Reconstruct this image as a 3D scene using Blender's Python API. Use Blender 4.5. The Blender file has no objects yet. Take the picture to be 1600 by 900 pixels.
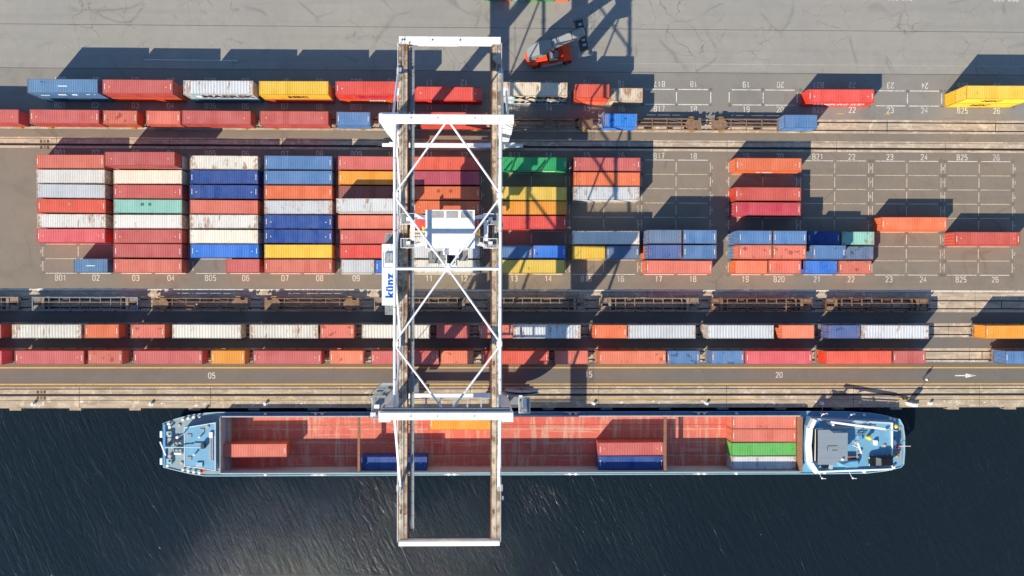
import bpy, bmesh, math, random
from mathutils import Vector, Matrix
random.seed(7)
R = math.radians
sc = bpy.context.scene
col = sc.collection

# ------------------------------------------------------------------ camera
CAM_H, F_PX = 127.0, 1067.0
cam_d = bpy.data.cameras.new("camera")
cam = bpy.data.objects.new("camera", cam_d); col.objects.link(cam)
cam_d.sensor_width = 36.0
cam_d.lens = F_PX / 1600.0 * 36.0
cam_d.clip_start, cam_d.clip_end = 1.0, 3000.0
_d = Vector((math.tan(.017), -math.tan(.0095), -1)).normalized()
_u = Vector((0, 1, 0)); _u = (_u - _d * _u.dot(_d)).normalized()
_r = _d.cross(_u)
_r2 = math.cos(.002) * _r + math.sin(.002) * _u
_u2 = -math.sin(.002) * _r + math.cos(.002) * _u
cam.matrix_world = Matrix(((_r2.x, _u2.x, -_d.x, 0), (_r2.y, _u2.y, -_d.y, 0), (_r2.z, _u2.z, -_d.z, CAM_H), (0, 0, 0, 1)))
cam_d.shift_x = 30.0 / 1600.0          # the optical axis sits a little left of the frame's middle
sc.camera = cam

# ------------------------------------------------------------------ sky and sun
SUN_DIR = Vector((1.07, 1.30, -1.0)).normalized()      # the way the light travels
ELEV = math.asin(-SUN_DIR.z)
world = bpy.data.worlds.new("World"); sc.world = world; world.use_nodes = True
wn = world.node_tree.nodes; wl = world.node_tree.links
bg = wn["Background"]
sky = wn.new("ShaderNodeTexSky"); sky.sky_type = 'NISHITA'; sky.sun_disc = False
sky.sun_elevation = ELEV
sky.sun_rotation = math.atan2(-SUN_DIR.x, -SUN_DIR.y)
sky.air_density = 1.0; sky.dust_density = 0.0; sky.ozone_density = 4.0
wl.new(sky.outputs[0], bg.inputs[0]); bg.inputs[1].default_value = 0.098
sun_d = bpy.data.lights.new("sun", 'SUN'); sun_d.energy = 4.2; sun_d.angle = R(0.5); sun_d.color = (1.0, .89, .72)
sun = bpy.data.objects.new("sun", sun_d); col.objects.link(sun)
sun.rotation_euler = SUN_DIR.to_track_quat('-Z', 'Y').to_euler(); sun.location = (-60, -80, 90)
sc.view_settings.view_transform = 'Standard'; sc.view_settings.look = 'None'
sc.view_settings.gamma = 1.0; sc.view_settings.use_curve_mapping = False
sc.view_settings.exposure = 0.92
sc.render.engine = 'CYCLES'
sc.cycles.max_bounces = 5; sc.cycles.diffuse_bounces = 3; sc.cycles.glossy_bounces = 3

# ------------------------------------------------------------------ materials
def lin(r, g, b, k=1.0):
    f = lambda v: (v / 12.92 if v <= .04045 else ((v + .055) / 1.055) ** 2.4)
    return tuple(min(.85, f(v / 255.0) * k) for v in (r, g, b))

class NT:
    def __init__(s, name):
        s.m = bpy.data.materials.new(name); s.m.use_nodes = True
        s.n = s.m.node_tree.nodes; s.l = s.m.node_tree.links; s.b = s.n["Principled BSDF"]
    def new(s, t, **kw):
        n = s.n.new(t)
        for k, v in kw.items(): setattr(n, k, v)
        return n
    def put(s, sock, v):
        if isinstance(v, bpy.types.NodeSocket): s.l.new(v, sock)
        else:
            if isinstance(v, tuple) and len(v) == 3 and sock.type == 'RGBA': v = (*v, 1)
            sock.default_value = v
    def math(s, op, a, b=None, clamp=False):
        n = s.new("ShaderNodeMath", operation=op, use_clamp=clamp); s.put(n.inputs[0], a)
        if b is not None: s.put(n.inputs[1], b)
        return n.outputs[0]
    def mix(s, fac, a, b, mode='MIX'):
        n = s.new("ShaderNodeMix", data_type='RGBA', blend_type=mode); s.put(n.inputs[0], fac); s.put(n.inputs[6], a); s.put(n.inputs[7], b)
        return n.outputs[2]
    def coord(s, kind='Object', scale=(1, 1, 1), rot=(0, 0, 0), rnd=False, turn=False):
        if kind == 'Object': v = s.new("ShaderNodeTexCoord").outputs[kind]
        else: v = s.new("ShaderNodeNewGeometry").outputs['Position']
        if rnd:
            oi = s.new("ShaderNodeObjectInfo"); vm = s.new("ShaderNodeVectorMath", operation='ADD')
            s.l.new(v, vm.inputs[0]); k = s.math('MULTIPLY', oi.outputs['Random'], 173.0)
            cx = s.new("ShaderNodeCombineXYZ"); s.l.new(k, cx.inputs[0]); s.l.new(k, cx.inputs[1]); s.l.new(cx.outputs[0], vm.inputs[1]); v = vm.outputs[0]
        mp = s.new("ShaderNodeMapping"); s.l.new(v, mp.inputs[0])
        if turn: mp.vector_type = 'TEXTURE'; scale = tuple(1 / k for k in scale)
        mp.inputs['Scale'].default_value = scale; mp.inputs['Rotation'].default_value = rot
        return mp.outputs[0]
    def noise(s, vec, scale, detail=4, rough=.6, dist=0.0):
        n = s.new("ShaderNodeTexNoise"); s.l.new(vec, n.inputs['Vector']); n.inputs['Scale'].default_value = scale
        n.inputs['Detail'].default_value = detail; n.inputs['Roughness'].default_value = rough; n.inputs['Distortion'].default_value = dist
        return n.outputs[0]
    def ramp(s, v, a, b):
        n = s.new("ShaderNodeMapRange"); s.put(n.inputs[0], v); n.inputs[1].default_value = a; n.inputs[2].default_value = b; n.clamp = True
        return n.outputs[0]
    def bump(s, h, strength=.3, dist=.05):
        n = s.new("ShaderNodeBump"); n.inputs['Strength'].default_value = strength; n.inputs['Distance'].default_value = dist
        s.l.new(h, n.inputs['Height']); s.l.new(n.outputs[0], s.b.inputs['Normal'])
    def base(s, v): s.put(s.b.inputs['Base Color'], v)
    def set(s, rough=.6, metal=0.0, spec=.3):
        s.b.inputs['Roughness'].default_value = rough; s.b.inputs['Metallic'].default_value = metal; s.b.inputs['Specular IOR Level'].default_value = spec

M = {}
def plain(name, c, rough=.6, metal=0.0, var=.12, scale=1.5, dirt=0.0, dirtcol=(.12, .085, .05), dscale=.8, lo=.5, hi=.75):
    t = NT(name); v = t.coord('Object', rnd=True)
    n = t.noise(v, scale, 5); f = t.ramp(n, .3, .7)
    c0 = tuple(x * (1 - var) for x in c); c1 = tuple(min(.9, x * (1 + var)) for x in c)
    out = t.mix(f, c0, c1)
    if dirt > 0:
        d = t.noise(v, dscale, 6, .7, .4); out = t.mix(t.math('MULTIPLY', t.ramp(d, lo, hi), dirt), out, dirtcol)
    t.base(out); t.set(rough, metal); M[name] = t.m; return t.m

plain('white_steel', (.74, .75, .76), .42, var=.03, scale=.4, dirt=.35, dirtcol=(.42, .37, .31), dscale=.5, lo=.54, hi=.74)
plain('grey_steel', (.34, .38, .40), .55, var=.1, dirt=.25)
plain('dark_steel', (.045, .05, .055), .55, var=.2, dirt=.3)
plain('rust', (.15, .062, .03), .85, var=.35, scale=3, dirt=.4, dirtcol=(.06, .03, .018))
plain('rail_steel', (.05, .042, .042), .5, .4, var=.2, scale=.6)
plain('wagon_brown', (.22, .135, .085), .8, var=.3, scale=2, dirt=.5, dirtcol=(.09, .055, .035))
plain('wagon_grey', (.26, .195, .145), .75, var=.3, scale=2, dirt=.5, dirtcol=(.10, .06, .035))
plain('wagon_blue', (.17, .24, .31), .7, var=.2, scale=2, dirt=.6, dirtcol=(.12, .08, .05))
plain('ochre', (.36, .22, .045), .7, var=.2, dirt=.4)
plain('girder_top', (.52, .43, .31), .75, var=.3, scale=.8, dirt=.9, dirtcol=(.17, .09, .045), dscale=.6, lo=.44, hi=.60)
plain('walkway_grate', (.20, .225, .235), .7, var=.2, scale=3, dirt=.5, dirtcol=(.2, .12, .07))
plain('rubber', (.022, .022, .024), .8, var=.2)
plain('glass', (.015, .02, .025), .08, var=.1)
plain('trolley_glass', (.33, .33, .32), .25, var=.2, dirt=.5, dirtcol=(.4, .34, .3))
plain('patch_green', (.03, .2, .13), .6)
plain('patch_brown', (.28, .075, .04), .6)
plain('patch_tan', (.42, .2, .14), .6)
plain('car_glass', (.12, .13, .14), .15, var=.1)
plain('stacker_orange', lin(244, 78, 44), .45, var=.05, dirt=.15)
plain('stacker_grey', (.21, .225, .235), .5, var=.06, dirt=.2)
plain('yellow_paint', lin(250, 205, 70), .5, var=.08)
plain('logo_blue', lin(0, 90, 190), .4, var=.02)
plain('sign_white', (.8, .8, .8), .45, var=.01)
plain('ink_black', (.02, .02, .025), .5)
plain('ink_white', (.78, .78, .78), .5)
plain('ink_blue', lin(70, 35, 120), .5)
plain('emblem_blue', lin(110, 190, 225, .8), .5)
plain('ship_deck', lin(116, 174, 205, .8), .55, var=.1, scale=.6, dirt=.25, dirtcol=(.25, .33, .36))
plain('ship_rim', lin(95, 160, 205, .8), .45, var=.08, scale=.5)
plain('ship_pale', lin(170, 205, 215, .75), .5, var=.08, scale=.5)
plain('ship_hull', lin(14, 55, 110, .7), .45, var=.1, scale=.4)
plain('ship_grey', lin(150, 172, 180, .75), .6, var=.1, scale=.8, dirt=.3, dirtcol=(.2, .22, .22))
plain('roof_grey', lin(148, 160, 170, .75), .6, var=.04, scale=.5)
plain('coaming', (.40, .39, .38), .6, var=.1, dirt=.35, dirtcol=(.22, .13, .08))
plain('hold_beam', (.25, .12, .07), .7, var=.2, dirt=.4)
plain('car_black', (.012, .013, .015), .2, var=.1)
plain('rope', (.45, .38, .26), .9, var=.2)
plain('fender_block', (.36, .29, .21), .85, var=.2, dirt=.5, dirtcol=(.1, .08, .05))
plain('bollard_white', (.72, .72, .70), .5, var=.06, dirt=.3)
plain('lifebuoy_orange', lin(250, 80, 25), .5)
plain('skin', (.42, .24, .16), .6)
plain('trousers', (.03, .04, .07), .8)
plain('shirt', (.72, .75, .8), .8)
plain('hair', (.03, .02, .015), .8)
plain('red_accent', lin(190, 40, 45), .5)
plain('seam', (.03, .028, .026), .9)
plain('grime_spot', (.165, .143, .118), .9, var=.2)

def container_paint():
    t = NT('container_paint'); oi = t.new("ShaderNodeObjectInfo"); c = oi.outputs['Color']
    att = lambda n: t.new("ShaderNodeAttribute", attribute_type='OBJECT', attribute_name=n).outputs['Fac']
    ar = att('rust'); half = att('half'); stn = att('stain')
    raw = t.new("ShaderNodeTexCoord").outputs['Object']; sx = t.new("ShaderNodeSeparateXYZ"); t.l.new(raw, sx.inputs[0])
    v = t.coord('Object', rnd=True)
    # sheets welded side by side, each weathered a little differently
    idx = t.math('FLOOR', t.math('ADD', t.math('DIVIDE', sx.outputs[0], 1.21), t.math('MULTIPLY', oi.outputs['Random'], 57.0)))
    wn_ = t.new("ShaderNodeTexWhiteNoise", noise_dimensions='1D'); t.l.new(idx, wn_.inputs['W'])
    c1 = t.mix(wn_.outputs['Value'], t.mix(1, c, (.88, .88, .88), 'MULTIPLY'), t.mix(.035, c, (.9, .88, .84)))
    big = t.noise(v, .45, 4); c1 = t.mix(t.math('MULTIPLY', t.ramp(big, .36, .68), .5), c1, t.mix(.10, t.mix(1, c, (1.12, 1.12, 1.12), 'MULTIPLY'), (.75, .70, .64)))
    vs = t.coord('Object', (2.4, .14, .3), rnd=True)             # streaks running across the roof with the ribs
    st = t.noise(vs, 1.0, 5, .65)
    c1 = t.mix(t.math('MULTIPLY', t.ramp(st, .5, .78), .5), c1, t.mix(.22, t.mix(1, c, (.72, .70, .67), 'MULTIPLY'), (.42, .37, .31)))
    fine = t.noise(v, 5, 4, .7); c1 = t.mix(t.math('MULTIPLY', t.ramp(fine, .48, .75), .25), c1, t.mix(1, c, (.5, .45, .41), 'MULTIPLY'))
    bl = t.noise(v, .85, 3, .55, .2); thr = t.math('SUBTRACT', .76, t.math('MULTIPLY', ar, .055))
    bm = t.ramp(t.math('SUBTRACT', bl, thr), 0.0, .035)
    c1 = t.mix(t.math('MULTIPLY', bm, .7), c1, t.mix(1, c, (.42, .32, .32), 'MULTIPLY'))
    vr = t.coord('Object', (1.3, .36, .5), rnd=True)             # rust stains drawn out across the roof
    rn = t.noise(vr, .9, 6, .66, .3); thr2 = t.math('SUBTRACT', .70, t.math('MULTIPLY', stn, .068))
    rm = t.ramp(t.math('SUBTRACT', rn, thr2), 0.0, .09)
    c1 = t.mix(t.math('MULTIPLY', rm, .8), c1, t.mix(t.ramp(fine, .4, .6), (.36, .17, .06), (.17, .085, .04)))
    # rust eating in from the two ends and the long edges
    ex = t.ramp(t.math('SUBTRACT', t.math('ABSOLUTE', sx.outputs[0]), half), -1.2, -.1); ey = t.ramp(t.math('ABSOLUTE', sx.outputs[1]), .95, 1.2)
    en = t.ramp(t.noise(v, 1.7, 5, .65), .62, .40)
    em = t.math('MULTIPLY', t.math('MULTIPLY', t.math('MAXIMUM', ex, t.math('MULTIPLY', ey, .7)), en), t.math('MULTIPLY', t.math('ADD', stn, .45), .5), True)
    em = t.ramp(em, .25, .7)
    c1 = t.mix(t.math('MULTIPLY', em, .8), c1, (.40, .19, .07))
    t.base(c1); t.set(.6, 0, .3); M['paint'] = t.m
container_paint()

def frame_paint():
    t = NT('container_frame'); oi = t.new("ShaderNodeObjectInfo"); c = oi.outputs['Color']; v = t.coord('Object', rnd=True)
    n = t.noise(v, 1.6, 5, .7); t.base(t.mix(t.math('MULTIPLY', t.ramp(n, .42, .62), .6), t.mix(1, c, (.8, .75, .72), 'MULTIPLY'), (.2, .105, .05))); t.set(.65); M['frame'] = t.m
frame_paint()

def asphalt(name, c, warm, tyre=.5, crack=.6, scale=1.0):
    t = NT(name); v = t.coord('World')
    a = t.noise(v, .045 * scale, 5, .6); b = t.noise(v, .45, 5, .65)
    col0 = t.mix(t.ramp(a, .3, .7), c, warm)
    col0 = t.mix(t.math('MULTIPLY', t.ramp(b, .35, .75), .3), col0, tuple(x * .72 for x in c))
    pt = t.noise(v, .16, 4, .7, 1.0); col0 = t.mix(t.math('MULTIPLY', t.ramp(pt, .52, .66), .45), col0, tuple(x * .80 for x in warm)); st = t.noise(v, 1.4, 5, .75, .6); col0 = t.mix(t.math('MULTIPLY', t.ramp(st, .60, .72), .35), col0, tuple(x * .58 for x in c))
    g = t.noise(v, 7, 3, .8); col0 = t.mix(t.math('MULTIPLY', t.ramp(g, .4, .8), .22), col0, tuple(x * 1.35 for x in c))
    # lane wear drawn out along the yard
    vl = t.coord('World', (.02, .55, 1)); w = t.noise(vl, 1, 4, .6); col0 = t.mix(t.math('MULTIPLY', t.ramp(w, .5, .72), .28), col0, tuple(x * .68 for x in c))
    # curved tyre scrub
    if tyre:
        vd = t.new("ShaderNodeVectorMath", operation='ADD'); nz = t.new("ShaderNodeTexNoise"); nz.inputs['Scale'].default_value = .06; nz.inputs['Detail'].default_value = 1
        t.l.new(v, nz.inputs['Vector']); sc_ = t.new("ShaderNodeVectorMath", operation='SCALE'); sc_.inputs['Scale'].default_value = 26; t.l.new(nz.outputs['Color'], sc_.inputs[0])
        t.l.new(v, vd.inputs[0]); t.l.new(sc_.outputs[0], vd.inputs[1])
        vo = t.new("ShaderNodeTexVoronoi", feature='DISTANCE_TO_EDGE'); vo.inputs['Scale'].default_value = .085; t.l.new(vd.outputs[0], vo.inputs['Vector'])
        line = t.ramp(vo.outputs['Distance'], .035, .006); gate = t.ramp(t.noise(v, .13, 2), .5, .62)
        col0 = t.mix(t.math('MULTIPLY', t.math('MULTIPLY', line, gate), tyre), col0, tuple(x * .42 for x in c))
    if crack:
        vd = t.new("ShaderNodeVectorMath", operation='ADD'); nz = t.new("ShaderNodeTexNoise"); nz.inputs['Scale'].default_value = .5; nz.inputs['Detail'].default_value = 4
        t.l.new(v, nz.inputs['Vector']); sc_ = t.new("ShaderNodeVectorMath", operation='SCALE'); sc_.inputs['Scale'].default_value = 2.2; t.l.new(nz.outputs['Color'], sc_.inputs[0])
        t.l.new(v, vd.inputs[0]); t.l.new(sc_.outputs[0], vd.inputs[1])
        vo = t.new("ShaderNodeTexVoronoi", feature='DISTANCE_TO_EDGE'); vo.inputs['Scale'].default_value = .22; t.l.new(vd.outputs[0], vo.inputs['Vector'])
        line = t.ramp(vo.outputs['Distance'], .016, .003); gate = t.ramp(t.noise(v, .09, 3), .48, .6)
        col0 = t.mix(t.math('MULTIPLY', t.math('MULTIPLY', line, gate), crack), col0, tuple(x * .35 for x in c))
    t.base(col0); t.set(.9, 0, .2); t.bump(g, .15, .02); M[name] = t.m
asphalt('apron_asphalt', (.268, .262, .240), (.312, .294, .258), .34, .6)
asphalt('apron_edge_asphalt', (.25, .236, .21), (.205, .19, .166), .2, .2)
asphalt('yard_asphalt', (.240, .195, .147), (.186, .163, .136), .3, .2)
asphalt('road_asphalt', (.150, .136, .120), (.165, .148, .128), .0, .1)

def concrete(name, c, dark, tint):
    t = NT(name); v = t.coord('World')
    a = t.noise(v, .12, 5, .6); c0 = t.mix(t.ramp(a, .3, .7), c, tint)
    vs = t.coord('World', (.22, 1.5, 1), (0, 0, .06)); s = t.noise(vs, 1, 6, .7, .5); c0 = t.mix(t.math('MULTIPLY', t.ramp(s, .43, .62), .8), c0, dark)
    vd = t.coord('World', (.5, .5, 1), (0, 0, .9)); s2 = t.noise(vd, 1, 5, .75, 1.2); c0 = t.mix(t.math('MULTIPLY', t.ramp(s2, .52, .66), .75), c0, tuple(min(.8, x * 1.35) for x in c))
    g = t.noise(v, 3, 5, .75); c0 = t.mix(t.math('MULTIPLY', t.ramp(g, .48, .68), .5), c0, tuple(x * .62 for x in c))
    t.base(c0); t.set(.9, 0, .2); t.bump(g, .25, .02); M[name] = t.m
concrete('slab_concrete', (.56, .455, .335), (.27, .215, .16), (.43, .345, .255))
concrete('quay_concrete', (.52, .43, .31), (.27, .22, .155), (.40, .325, .225))
concrete('wall_concrete', (.3, .27, .23), (.1, .1, .09), (.22, .2, .17))

def worn_paint(name, c, under, lo=.36, hi=.52):
    t = NT(name); v = t.coord('World'); n = t.noise(v, 3.0, 5, .75); m = t.noise(v, .25, 3)
    f = t.ramp(t.math('ADD', t.math('MULTIPLY', n, .7), t.math('MULTIPLY', m, .3)), lo, hi)
    t.base(t.mix(f, under, c)); t.set(.8, 0, .2); M[name] = t.m
worn_paint('line_white', (.74, .70, .64), (.22, .205, .18))
worn_paint('number_white', (.70, .665, .60), (.30, .275, .235), .37, .54)
worn_paint('number_cream', (.66, .58, .46), (.3, .26, .21), .32, .5)
worn_paint('line_cream', (.62, .52, .39), (.23, .195, .155), .36, .54)
worn_paint('line_yellow', (.62, .36, .07), (.2, .16, .1), .32, .5)

def hold_floor():
    t = NT('hold_red'); v = t.coord('World'); n = t.noise(v, .5, 5, .7)
    c0 = t.mix(t.ramp(n, .3, .7), (.60, .118, .085), (.46, .082, .064))
    sx = t.new("ShaderNodeSeparateXYZ"); t.l.new(v, sx.inputs[0])
    k = t.math('ADD', t.math('FLOOR', t.math('DIVIDE', sx.outputs[0], 6.2)), t.math('MULTIPLY', t.math('FLOOR', t.math('DIVIDE', sx.outputs[1], 2.55)), 17.0))
    wn_ = t.new("ShaderNodeTexWhiteNoise", noise_dimensions='1D'); t.l.new(k, wn_.inputs['W']); c0 = t.mix(t.math('MULTIPLY', wn_.outputs['Value'], .4), c0, (.62, .20, .14))
    vs = t.coord('World', (1.1, .11, 1)); s = t.noise(vs, 1, 5, .7, .2); c0 = t.mix(t.math('MULTIPLY', t.ramp(s, .50, .64), .7), c0, (.56, .36, .26))
    vh = t.coord('World', (.09, 1.3, 1)); h = t.noise(vh, 1, 5, .7); c0 = t.mix(t.math('MULTIPLY', t.ramp(h, .56, .70), .65), c0, (.56, .38, .27))
    # bare metal scraped along the sheet joints
    fr = t.math('ABSOLUTE', t.math('SUBTRACT', t.math('FRACT', t.math('DIVIDE', sx.outputs[1], 2.55)), .5)); jl = t.math('MULTIPLY', t.ramp(fr, .44, .49), t.ramp(t.noise(v, .8, 4), .42, .56))
    c0 = t.mix(t.math('MULTIPLY', jl, .75), c0, (.52, .40, .28))
    g = t.noise(v, 2.2, 6, .75); c0 = t.mix(t.math('MULTIPLY', t.ramp(g, .56, .70), .5), c0, (.34, .22, .17))
    t.base(c0); t.set(.7, 0, .3); M['hold_red'] = t.m
hold_floor()

def water_mat():
    t = NT('water'); v = t.coord('World')
    t.base((.0080, .0145, .0190)); t.set(.06, 0, .5); t.b.inputs['IOR'].default_value = 1.33
    v1 = t.coord('World', (1.0, .19, 1), (0, 0, R(24)), turn=True); a = t.noise(v1, 1.05, 5, .6, .6)
    v2 = t.coord('World', (1.0, .3, 1), (0, 0, R(34)), turn=True); b = t.noise(v2, 2.8, 4, .6, .3)
    v3 = t.coord('World', (1.0, .55, 1), (0, 0, R(18)), turn=True); d = t.noise(v3, 7.5, 3, .6)
    vl = t.noise(v, .06, 4, .6, .8); calm = t.ramp(vl, .36, .64)
    amp = t.math('ADD', .50, t.math('MULTIPLY', calm, .22))
    h = t.math('ADD', t.math('MULTIPLY', a, .54), t.math('ADD', t.math('MULTIPLY', b, .20), t.math('MULTIPLY', d, .05)))
    t.bump(t.math('MULTIPLY', h, amp), 1.0, .62); M['water'] = t.m
water_mat()

# ------------------------------------------------------------------ mesh helpers
class MB:
    def __init__(s): s.v = []; s.f = []
    def add(s, vs, fs):
        k = len(s.v); s.v += [tuple(p) for p in vs]; s.f += [tuple(i + k for i in q) for q in fs]; return s
    def box(s, x0, x1, y0, y1, z0, z1):
        x0, x1 = sorted((x0, x1)); y0, y1 = sorted((y0, y1)); z0, z1 = sorted((z0, z1))
        return s.add([(x0, y0, z0), (x1, y0, z0), (x1, y1, z0), (x0, y1, z0), (x0, y0, z1), (x1, y0, z1), (x1, y1, z1), (x0, y1, z1)],
                     [(0, 3, 2, 1), (4, 5, 6, 7), (0, 1, 5, 4), (1, 2, 6, 5), (2, 3, 7, 6), (3, 0, 4, 7)])
    def cbox(s, x, y, z, dx, dy, dz): return s.box(x - dx / 2, x + dx / 2, y - dy / 2, y + dy / 2, z - dz / 2, z + dz / 2)
    def prism(s, poly, z0, z1, cap=True, top=None):
        n = len(poly); top = top or poly
        vs = [(x, y, z0) for x, y in poly] + [(x, y, z1) for x, y in top]
        fs = [(i, (i + 1) % n, n + (i + 1) % n, n + i) for i in range(n)]
        if cap: fs += [tuple(reversed(range(n))), tuple(range(n, 2 * n))]
        return s.add(vs, fs)
    def prism_y(s, poly, y0, y1):      # outline in x,z pushed along y
        n = len(poly); vs = [(x, y0, z) for x, z in poly] + [(x, y1, z) for x, z in poly]
        return s.add(vs, [((i + 1) % n, i, n + i, n + (i + 1) % n) for i in range(n)] + [tuple(range(n)), tuple(reversed(range(n, 2 * n)))])
    def tube(s, p, q, r, n=8, r2=None, cap=True):
        p = Vector(p); q = Vector(q); d = (q - p).normalized(); a = Vector((0, 0, 1)) if abs(d.z) < .9 else Vector((1, 0, 0))
        e = d.cross(a).normalized(); g = d.cross(e); r2 = r if r2 is None else r2
        vs = []
        for P_, rr in ((p, r), (q, r2)):
            vs += [P_ + (e * math.cos(6.28318 * i / n) + g * math.sin(6.28318 * i / n)) * rr for i in range(n)]
        fs = [(i, n + i, n + (i + 1) % n, (i + 1) % n) for i in range(n)]
        if cap: fs += [tuple(range(n)), tuple(reversed(range(n, 2 * n)))]
        return s.add(vs, fs)
    def beam(s, p, q, w, h):           # square bar from p to q
        p = Vector(p); q = Vector(q); d = (q - p).normalized(); a = Vector((0, 0, 1)) if abs(d.z) < .95 else Vector((0, 1, 0))
        e = d.cross(a).normalized() * w / 2; g = e.cross(d).normalized() * h / 2
        vs = [P_ + i * e + j * g for P_ in (p, q) for i, j in ((-1, -1), (1, -1), (1, 1), (-1, 1))]
        return s.add(vs, [(0, 1, 2, 3), (7, 6, 5, 4), (0, 4, 5, 1), (1, 5, 6, 2), (2, 6, 7, 3), (3, 7, 4, 0)])
    def path(s, pts, r, n=6):
        for a, b in zip(pts, pts[1:]): s.tube(a, b, r, n)
        return s
    def disc(s, x, y, z, r, n=12): return s.add([(x + r * math.cos(6.28318 * i / n), y + r * math.sin(6.28318 * i / n), z) for i in range(n)], [tuple(range(n))])
    def quad(s, x0, x1, y0, y1, z): return s.add([(x0, y0, z), (x1, y0, z), (x1, y1, z), (x0, y1, z)], [(0, 1, 2, 3)])
    def dome(s, x, y, z, r, h, n=12, k=4):
        vs = []; fs = []
        for j in range(k):
            a = j / k * math.pi / 2
            vs += [(x + r * math.cos(a) * math.cos(6.28318 * i / n), y + r * math.cos(a) * math.sin(6.28318 * i / n), z + h * math.sin(a)) for i in range(n)]
        vs.append((x, y, z + h))
        for j in range(k - 1): fs += [(j * n + i, j * n + (i + 1) % n, (j + 1) * n + (i + 1) % n, (j + 1) * n + i) for i in range(n)]
        fs += [((k - 1) * n + i, (k - 1) * n + (i + 1) % n, k * n) for i in range(n)]
        fs.append(tuple(reversed(range(n))))
        return s.add(vs, fs)
    def mesh(s, name, mat=None, bevel=0.0):
        me = bpy.data.meshes.new(name); me.from_pydata(s.v, [], s.f); me.update()
        if bevel:
            bm = bmesh.new(); bm.from_mesh(me); bmesh.ops.remove_doubles(bm, verts=bm.verts, dist=1e-4)
            bmesh.ops.bevel(bm, geom=[e for e in bm.edges if len(e.link_faces) == 2 and e.calc_face_angle(0) > .5], offset=bevel, segments=1, affect='EDGES'); bm.to_mesh(me); bm.free()
        if mat: me.materials.append(M[mat] if isinstance(mat, str) else mat)
        return me
    def build(s, name, mat, parent=None, bevel=0.0):     # world coordinates; taken to the parent's own frame if it is an unrotated root
        if parent is not None and parent.name in ORG:
            o = ORG[parent.name]; s.v = [(x - o[0], y - o[1], z - o[2]) for x, y, z in s.v]
        return obj(name, s.mesh(name, mat, bevel), parent)
ORG = {}
def obj(name, me, parent=None, loc=None, rot=None):
    o = bpy.data.objects.new(name, me); col.objects.link(o)
    if parent is not None: o.parent = parent
    if loc is not None: o.location = loc
    if rot is not None: o.rotation_euler = rot
    return o
USED = {}
def tag(o, label, cat, group=None):
    o['label'] = label; o['category'] = cat
    if group: o['group'] = group
    return o
def thing(name, label, cat, loc=(0, 0, 0), rz=0.0, group=None, world_space=True):
    o = bpy.data.objects.new(name, None); col.objects.link(o); o.location = loc; o.rotation_euler = (0, 0, rz); o.empty_display_size = .5
    tag(o, label, cat, group)
    if world_space: ORG[o.name] = tuple(loc)
    return o
def struct(o): o['kind'] = 'structure'; return o
TXT = {}
def text_mesh(s, size=1.0, space=1.0, bold=0.0, ext=0.0):
    k = (s, size, space, bold, ext)
    if k not in TXT:
        cu = bpy.data.curves.new('t', 'FONT'); cu.body = s; cu.size = size; cu.align_x = 'CENTER'; cu.align_y = 'CENTER'; cu.space_character = space
        cu.offset = bold; cu.extrude = ext; cu.resolution_u = 3
        o = bpy.data.objects.new('t', cu); col.objects.link(o); bpy.context.view_layer.update()
        me = bpy.data.meshes.new_from_object(o.evaluated_get(bpy.context.evaluated_depsgraph_get())); me.name = 'lettering'
        bpy.data.objects.remove(o); me.materials.clear(); TXT[k] = me
    return TXT[k]
def text(name, s, mat, parent, loc, rot=(0, 0, 0), size=1.0, space=1.0, bold=0.0, ext=0.0, sx=1.0):
    key = (s, size, space, bold, ext, mat)
    if key not in TXT:
        me = text_mesh(s, size, space, bold, ext).copy(); me.materials.append(M[mat]); TXT[key] = me
    if parent is not None and parent.name in ORG: loc = tuple(a - b for a, b in zip(loc, ORG[parent.name]))
    o = obj(name, TXT[key], parent, loc, rot); o.scale = (sx, 1, 1); return o

STROKE = {'0': [[(.12, .0), (0, .15), (0, .85), (.12, 1), (.46, 1), (.58, .85), (.58, .15), (.46, 0), (.12, 0)]], '1': [[(.08, .78), (.34, 1), (.34, 0)]], '2': [[(0, .8), (.06, .94), (.18, 1), (.42, 1), (.54, .92), (.56, .7), (.5, .55), (0, 0), (.58, 0)]],
 '3': [[(0, .85), (.14, 1), (.44, 1), (.56, .88), (.56, .64), (.44, .53), (.2, .53)], [(.44, .53), (.58, .42), (.58, .13), (.44, 0), (.12, 0), (0, .13)]], '4': [[(.42, 0), (.42, 1), (0, .3), (.6, .3)]], '5': [[(.54, 1), (.08, 1), (.03, .54), (.4, .6), (.56, .48), (.57, .14), (.43, 0), (.12, 0), (0, .12)]],
 '6': [[(.54, .86), (.42, 1), (.14, 1), (.0, .84), (0, .15), (.13, 0), (.45, 0), (.58, .14), (.58, .44), (.45, .57), (.13, .57), (0, .45)]], '7': [[(0, 1), (.58, 1), (.22, 0)]],
 '8': [[(.14, .53), (.02, .66), (.02, .88), (.14, 1), (.44, 1), (.56, .88), (.56, .66), (.44, .53), (.14, .53), (0, .4), (0, .12), (.13, 0), (.45, 0), (.58, .12), (.58, .4), (.44, .53)]],
 '9': [[(.04, .13), (.15, 0), (.44, 0), (.58, .16), (.58, .85), (.45, 1), (.13, 1), (0, .86), (0, .57), (.13, .44), (.45, .44), (.58, .56)]], 'B': [[(0, 0), (0, 1), (.42, 1), (.54, .88), (.54, .65), (.42, .53), (.02, .53)], [(.42, .53), (.58, .4), (.58, .13), (.45, 0), (0, 0)]]}
NUM = {}
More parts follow.
